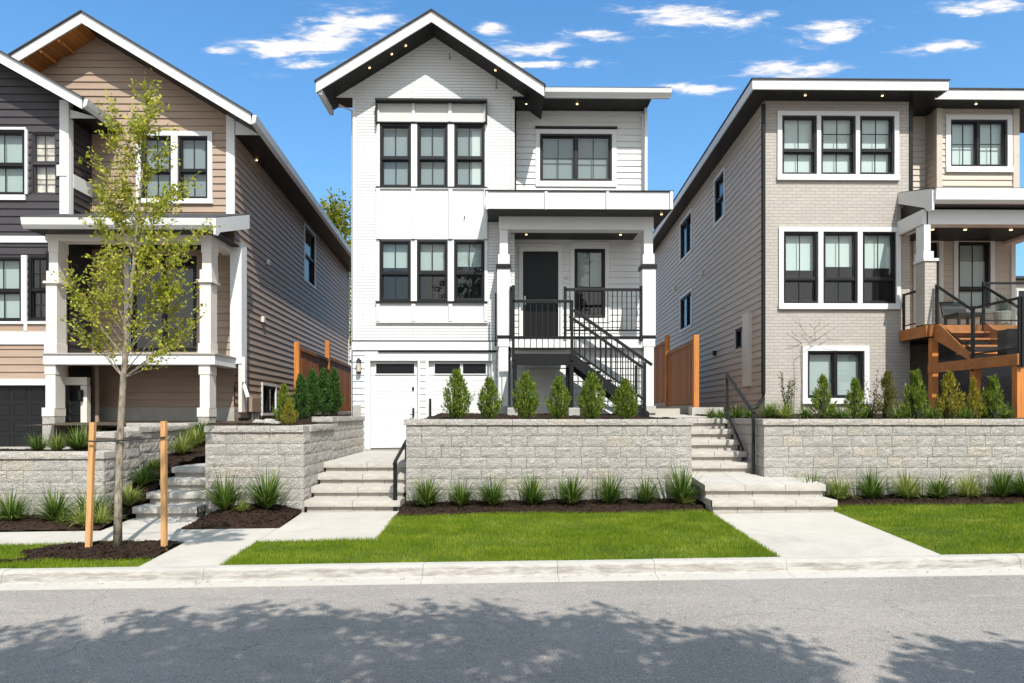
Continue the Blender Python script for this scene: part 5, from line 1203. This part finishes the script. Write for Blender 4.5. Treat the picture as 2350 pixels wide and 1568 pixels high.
for (ub, vb, ut, vt, lb) in ((203, 1265, 213, 970, 'square timber tree stake at left, leaning towards the road'), (377, 1263, 376, 967, 'square timber tree stake at right, standing upright')):
    y0 = 8.55 if ub < 300 else 8.62; a = P(ub, vb, y0); a.z = tz(a.x, y0)-.05; b = P(ut, vt, y0+(.0 if ub > 300 else .1))
    s_ = MB().bar(a, b, .062, .062, (0, 1, 0)).build('tree_stake', M['lumber'], None, bevel=.004); tag(s_, lb, 'tree stake', 'tree stakes')
a, b, c = P(213, 1012, 8.6), P(275, 1010, 8.6), P(376, 1005, 8.62)
s_ = MB().tube([a+Vector((-.03, -.05, 0)), a+Vector((.04, -.05, -.005)), b+Vector((-.05, -.06, -.01)), b+Vector((.05, -.06, 0)), c+Vector((-.04, -.05, 0)), c+Vector((.04, -.05, .01))], .011, 6).build('tree_tie', M['strap'], None)
tag(s_, 'black rubber strap tying the young trunk to both stakes', 'tree tie')
# ------------------------------------------------------------------ street trees on this side of the road (they throw the shade on the asphalt)
AZ, EL = .30, math.radians(50.5)
SUN = Vector((math.sin(AZ)*math.cos(EL), -math.cos(AZ)*math.cos(EL), math.sin(EL)))
def up_sun(u, v, h):
    d = ray(u, v); k = -EYE/d[2]; gp = Vector((d[0]*k, d[1]*k, 0)); return gp+SUN*(h/SUN.z)
edge = [(-300, 1420), (0, 1432), (90, 1412), (190, 1408), (230, 1420), (290, 1396), (380, 1392), (450, 1404), (520, 1378), (610, 1366), (720, 1362), (790, 1378), (850, 1398), (890, 1412), (930, 1384), (1000, 1376), (1090, 1374), (1180, 1388), (1250, 1412), (1300, 1398), (1390, 1400), (1440, 1432), (1490, 1424), (1590, 1420), (1640, 1446), (1720, 1436), (1770, 1470), (1850, 1488), (1870, 1530), (1890, 1570), (1700, 1640)]
def shade_tree(label, trunk, clumps, seed, size=.135):
    g = np.random.default_rng(seed); t = thing('street_tree', label, 'tree', trunk, 'street trees over the road'); Pn = []; Dn = []
    lb = MB(); top = Vector((trunk[0], trunk[1], 3.4)); lb2 = MB().tube([trunk, (trunk[0]+.05, trunk[1], 1.8), top], [.2, .17, .14], 10).build('trunk', M['darkbark'], t)
    for i, (c, r, n) in enumerate(clumps):
        q = g.normal(0, 1, (n, 3)); q /= np.linalg.norm(q, axis=1)[:, None]; q *= (g.uniform(.15, 1, n)**.5)[:, None]*r*np.array([1.15, 1, .6]); Pn.append(np.array(c)+q); Dn.append(q/r+np.array([0, 0, -.3]))
        if i % 9 == 0 and c[1] < 1.6: lb.tube([top, top.lerp(Vector(c), .55)+Vector((0, 0, .25)), c], [.07, .04, .012], 6, False)
    lb.build('branches', M['darkbark'], t)
    V, F = leaves(np.concatenate(Pn), np.concatenate(Dn), size, g, .75); npmesh('foliage', V, F, M['shrub_leaf'], t)
eu = [a for a, b in edge]; ev = [b for a, b in edge]
holes = [(350, 1478, 55), (120, 1520, 60), (840, 1535, 45), (1080, 1528, 42), (1285, 1535, 35), (600, 1485, 40), (1150, 1465, 30), (230, 1450, 40), (1560, 1470, 40), (420, 1530, 40), (950, 1500, 30), (1620, 1530, 30), (560, 1430, 28), (770, 1440, 22), (40, 1470, 40), (1780, 1520, 40), (1440, 1480, 22), (690, 1510, 26)]
cl = []
for i in range(2600):
    u = random.uniform(-250, 1890); v = random.uniform(1365, 1760)
    e = float(np.interp(u, eu[:-1], ev[:-1]))
    if v < e+9: continue
    if any(((u-a)/r)**2+((v-b)/(r*.42))**2 < 1 for a, b, r in holes): continue
    if v < e+34 and random.random() < .35: continue
    dn = (v-950)/400
    if random.random() > .56/dn**2+.04: continue
    cl.append((up_sun(u, v, random.uniform(5.6, 8.2)), random.uniform(.14, .27), 26))
    if v > e+60 and random.random() < .5: cl.append((up_sun(u, v, random.uniform(8.5, 10.5)), .24, 24))  # upper leaf layer, unseen, added to block skylight over the shaded road
for u, v, r in ((430, 1222, .2), (470, 1214, .22), (505, 1218, .2), (535, 1226, .14), (450, 1232, .15), (400, 1232, .14), (490, 1228, .14)):  # detached unseen leaf clumps, added to cast a shade patch on the sidewalk
    d = ray(u, v); k = (9.4)/d[1]; gp = Vector((d[0]*k, 9.4, 0.2)); gp = Vector((d[0]*(1.62)/-d[2], d[1]*1.62/-d[2], .23)); cl.append((gp+SUN*(8.3/SUN.z), r, 46))
shade_tree('large street tree on the near side of the road, mostly known by its shade', (-2.2, -1.9, 0), cl, 5)
cl = []
for i in range(420):
    u = random.uniform(2090, 2700); v = random.uniform(1468, 1760)
    e = float(np.interp(u, (2090, 2110, 2180, 2260, 2360, 2450, 2700), (1570, 1482, 1476, 1492, 1488, 1500, 1480)))
    if v < e+8 or (v < e+50 and random.random() < .45) or (2180 < u < 2300 and 1545 < v < 1562): continue
    cl.append((up_sun(u, v, random.uniform(4.8, 6.6)), random.uniform(.14, .26), 26))
shade_tree('smaller street tree on the near side of the road, to the right', (5.6, -.9, 0), cl, 6)
# ------------------------------------------------------------------ far background
def crown_tree(label, x, y, z0, H, Rr, seed, mat_):
    g = np.random.default_rng(seed); t = thing('tree', label, 'tree', (x, y, z0)); Pn = []; Dn = []; lb = MB()
    MB().tube([(x, y, z0), (x, y, z0+H*.45), (x+.2, y, z0+H*.9)], [.22, .16, .04], 8).build('trunk', M['darkbark'], t)
    for i in range(90):
        k = g.uniform(.25, 1); a = g.uniform(0, 6.28); r = Rr*math.sin(min(1, (1.02-k)*1.9)*1.57)*g.uniform(.3, 1); c = np.array([x+math.cos(a)*r, y+math.sin(a)*r, z0+H*k]); n = 70
        q = g.normal(0, .33, (n, 3))*np.array([1, 1, 1.25]); Pn.append(c+q); Dn.append(q+np.array([0, 0, .3]))
        if i % 4 == 0: lb.tube([(x, y, z0+H*k*.75), c], [.05, .01], 5, False)
    lb.build('branches', M['darkbark'], t)
    V, F = leaves(np.concatenate(Pn), np.concatenate(Dn), .2, g, .6); npmesh('foliage', V, F, mat_, t)
p = P(768, 950, 36); crown_tree('leafy yellow-green tree far behind, between the brown and white houses', p.x, 36, 2, 10.7, 2.2, 31, M['far_leaf'])
def far_house(label, u0, u1, vr, ve, vb, Y, wm):
    a, b = P(u0, ve, Y), P(u1, ve, Y); zt = P((u0+u1)/2, vr, Y).z; ze = a.z; t = thing('distant_house', label, 'house', (a.x, Y, 2))
    MB().box(a.x, b.x, Y, Y+8, 1.9, ze).build('wall', wm, t)
    MB().prism([(a.x-.4, Y-.4, ze), (b.x+.4, Y-.4, ze), (b.x+.4, Y+4, zt), (a.x-.4, Y+4, zt)], (0, 0, .15)).build('roof', M['shingle'], t)
    for k in (.2, .6):
        x = a.x+(b.x-a.x)*k; border(MB(), front(Y), (x, x+.9, ze-2, ze-.7), .1, 0, .05).build('window_trim', M['white'], t); MB().box(x, x+.9, Y-.02, Y-.005, ze-2, ze-.7).build('pane', M['door_black'], t)
far_house('pale distant house glimpsed between the brown house and the white house', 760, 840, 600, 640, 0, 44, M['white_siding'])
far_house('distant house with a dark roof beyond the right porch', 2300, 2480, 618, 642, 0, 42, M['taupe'])
# porch things on the taupe house
sx0, sx1, zdk = PORCH
p = P(2212, 735, 16.1); t = thing('porch_chair', 'low dark chair on the raised cedar deck behind the glass rail', 'chair', (p.x, 16.1, zdk))
MB().box(p.x-.3, p.x+.3, 15.85, 16.4, zdk+.3, zdk+.4).build('seat', M['black'], t, bevel=.02); MB().bar((p.x, 16.42, zdk+.35), (p.x, 16.55, zdk+.75), .6, .06, (0, -1, 0)).build('backrest', M['black'], t, bevel=.02)
for dx in (-.27, .27):
    for y in (15.88, 16.36): MB().box(p.x+dx-.025, p.x+dx+.025, y-.025, y+.025, zdk, zdk+.3).build('leg', M['black'], t)
p = P(2300, 735, 15.9); t = thing('planter', 'grey plant pot with a green plant on the deck behind the glass rail', 'planter', (p.x, 15.9, zdk))
MB().tube([(p.x, 15.9, zdk), (p.x, 15.9, zdk+.4), (p.x, 15.9, zdk+.42)], [.13, .19, .17], 14).build('pot', M['found'], t)
V, F = grass_clump(90, .45, .9, .03, 40); npmesh('foliage', V+np.array([p.x, 15.9, zdk+.38]), F, M['thuja_dark'], t)
p = P(2316, 780, 13.3); t = thing('planter', 'tall black planter box on the lower stair landing', 'planter', (p.x, 13.3, 2.97))
MB().prism([(p.x-.11, 13.2, 2.975), (p.x+.11, 13.2, 2.975), (p.x+.14, 13.17, 3.5), (p.x-.14, 13.17, 3.5)], (0, .25, 0)).build('pot', M['door_black'], t, bevel=.01)
MB().box(p.x-.1, p.x+.1, 13.2, 13.4, 3.46, 3.49).build('soil', M['mulch'], t)
# boulders beside the brown house
for i, (u, Y, r, l) in enumerate(((595, 12.9, .1, 'small tan rock beside the meter conduits'), (618, 12.8, .12, 'pale yellowish rock left of the broad bushy conifer'), (632, 12.6, .07, 'tiny pale rock at the foot of the broad bushy conifer'))):
    x = P(u, 950, Y).x; b = bmesh_ = None; mb = MB(); n = 9; m = 6
    for j in range(m+1):
        for k in range(n):
            a = 2*math.pi*k/n; f = math.pi*j/m; q = Vector((math.sin(f)*math.cos(a), math.sin(f)*math.sin(a), math.cos(f)*.6)); q *= r*(1+.35*noise.noise(q*2+Vector((i*5, 0, 0)))); mb.v.append((x+q.x*1.3, Y+q.y, 1.66+q.z+r*.25))
    mb.f = [(j*n+k, j*n+(k+1) % n, (j+1)*n+(k+1) % n, (j+1)*n+k) for j in range(m) for k in range(n)]
    tag(mb.build('rock', M['capstone'], None), l, 'rock', 'rocks by the brown house')
# ------------------------------------------------------------------ sky, sun, camera
W = bpy.data.worlds.new('World'); SC.world = W; W.use_nodes = True; nt = W.node_tree; nt.nodes.clear()
sky = nt.nodes.new('ShaderNodeTexSky'); sky.sky_type = 'NISHITA'; sky.sun_disc = False; sky.sun_elevation = EL; sky.sun_rotation = math.pi-AZ
sky.air_density = 1.0; sky.dust_density = 2.6; sky.ozone_density = 2.5
tc = nt.nodes.new('ShaderNodeTexCoord'); sp = nt.nodes.new('ShaderNodeSeparateXYZ'); nt.links.new(tc.outputs['Generated'], sp.inputs[0])
yy = mathn(nt, 'MAXIMUM', mathn(nt, 'ABSOLUTE', sp.outputs[1]), .02); sx = mathn(nt, 'DIVIDE', sp.outputs[0], yy); sz = mathn(nt, 'DIVIDE', sp.outputs[2], yy)
cb = nt.nodes.new('ShaderNodeCombineXYZ'); nt.links.new(sx, cb.inputs[0]); nt.links.new(sz, cb.inputs[1])
CL = [(735, 88, 190, 58, -.18), (850, 52, 120, 26, -.1), (640, 112, 110, 34, -.1), (1118, 66, 45, 16, 0), (1230, 118, 120, 24, .05), (1260, 148, 120, 14, -.02), (1575, 44, 190, 38, 0), (1370, 78, 80, 18, 0), (1740, 40, 80, 18, -.2), (1915, 76, 115, 32, -.05), (1795, 158, 165, 26, 0), (1600, 203, 100, 15, .05), (2270, 16, 130, 26, -.1), (2160, 108, 120, 16, -.06), (700, 150, 90, 14, -.1), (520, 118, 50, 12, 0)]
m = None
for (u, v, a, b, r) in CL:
    d = ray(u, v); mp = nt.nodes.new('ShaderNodeMapping'); mp.vector_type = 'TEXTURE'
    mp.inputs['Location'].default_value = (d[0]/d[1], d[2]/d[1], 0); mp.inputs['Rotation'].default_value = (0, 0, -r); mp.inputs['Scale'].default_value = (a/FPX, b/FPX, 1)
    nt.links.new(cb.outputs[0], mp.inputs['Vector']); ln = nt.nodes.new('ShaderNodeVectorMath'); ln.operation = 'LENGTH'; nt.links.new(mp.outputs[0], ln.inputs[0])
    k = mathn(nt, 'POWER', 2.718, mathn(nt, 'MULTIPLY', mathn(nt, 'MULTIPLY', ln.outputs['Value'], ln.outputs['Value']), -1.5)); m = k if m is None else mathn(nt, 'MAXIMUM', m, k)
mp = nt.nodes.new('ShaderNodeMapping'); mp.inputs['Scale'].default_value = (1, 4.2, 1); mp.inputs['Rotation'].default_value = (0, 0, .08); nt.links.new(cb.outputs[0], mp.inputs['Vector'])
n1 = noisen(nt, mp.outputs[0], 8, 9, .6, .8); n2 = noisen(nt, mp.outputs[0], 24, 8, .6, .6)
nn = mathn(nt, 'ADD', mathn(nt, 'MULTIPLY', n1, .6), mathn(nt, 'MULTIPLY', n2, .4))
dens = mathn(nt, 'ADD', mathn(nt, 'MULTIPLY', m, .44), mathn(nt, 'MULTIPLY', mathn(nt, 'SUBTRACT', nn, .5), 2.3))
dn_ = nt.nodes.new('ShaderNodeMapRange'); dn_.interpolation_type = 'SMOOTHSTEP'; dn_.inputs[1].default_value = .03; dn_.inputs[2].default_value = .52; nt.links.new(dens, dn_.inputs[0])
dens = mathn(nt, 'MULTIPLY', mathn(nt, 'POWER', dn_.outputs[0], 1.5), ramp(nt, m, .02, .35))
dens = mathn(nt, 'MULTIPLY', dens, mathn(nt, 'GREATER_THAN', sp.outputs[1], .3))
fill_clouds = ramp(nt, noisen(nt, tc.outputs['Generated'], 2.4, 7, .6, .4), .32, .50); back = nt.nodes.new('ShaderNodeMapRange'); back.inputs[1].default_value = .62; back.inputs[2].default_value = .35; nt.links.new(sp.outputs[1], back.inputs[0])  # unseen bright clouds behind and overhead, added as fill for shaded walls
zen = nt.nodes.new('ShaderNodeMapRange'); zen.inputs[1].default_value = .86; zen.inputs[2].default_value = .55; zen.inputs[3].default_value = .15; nt.links.new(sp.outputs[2], zen.inputs[0])
fill_clouds = mathn(nt, 'MULTIPLY', fill_clouds, zen.outputs[0])
dens = mathn(nt, 'MAXIMUM', dens, mathn(nt, 'MULTIPLY', fill_clouds, back.outputs[0]))
hs = nt.nodes.new('ShaderNodeHueSaturation'); hs.inputs['Saturation'].default_value = 1.15; hs.inputs['Value'].default_value = 1.0; nt.links.new(sky.outputs[0], hs.inputs['Color'])
col = mixc(nt, 1.0, hs.outputs[0], (.62, 1.5, 1.86), 'MULTIPLY')
hz = mathn(nt, 'MULTIPLY', mathn(nt, 'POWER', 2.718, mathn(nt, 'MULTIPLY', mathn(nt, 'MAXIMUM', sp.outputs[2], 0.0), -3.6)), .62)
col = mixc(nt, hz, col, (5.4, 7.4, 9.6))
col = mixc(nt, mathn(nt, 'MULTIPLY', dens, .88), col, (9.8, 9.1, 8.3))
bg = nt.nodes.new('ShaderNodeBackground'); bg.inputs[1].default_value = .1; nt.links.new(col, bg.inputs[0])
out = nt.nodes.new('ShaderNodeOutputWorld'); nt.links.new(bg.outputs[0], out.inputs[0])
ld = bpy.data.lights.new('Sun', 'SUN'); ld.energy = 5.0; ld.angle = math.radians(.5); ld.color = (1, .945, .865); lo_ = bpy.data.objects.new('Sun', ld); COL.objects.link(lo_)
lo_.rotation_euler = (-SUN).to_track_quat('-Z', 'Y').to_euler()
cd = bpy.data.cameras.new('Camera'); cd.sensor_width = 36; cd.lens = 36*FPX/2350; cd.shift_y = (V0-784)/2350; cd.clip_end = 3000; cd.clip_start = .05
co = bpy.data.objects.new('Camera', cd); COL.objects.link(co); co.location = (0, 0, EYE); co.rotation_euler = (math.pi/2, 0, -YAW); SC.camera = co
SC.view_settings.view_transform = 'Standard'; SC.view_settings.look = 'None'; SC.view_settings.exposure = .4; SC.view_settings.gamma = 1
SC.cycles.use_denoising = True; SC.cycles.max_bounces = 8; SC.cycles.transparent_max_bounces = 16; SC.cycles.sample_clamp_indirect = 6
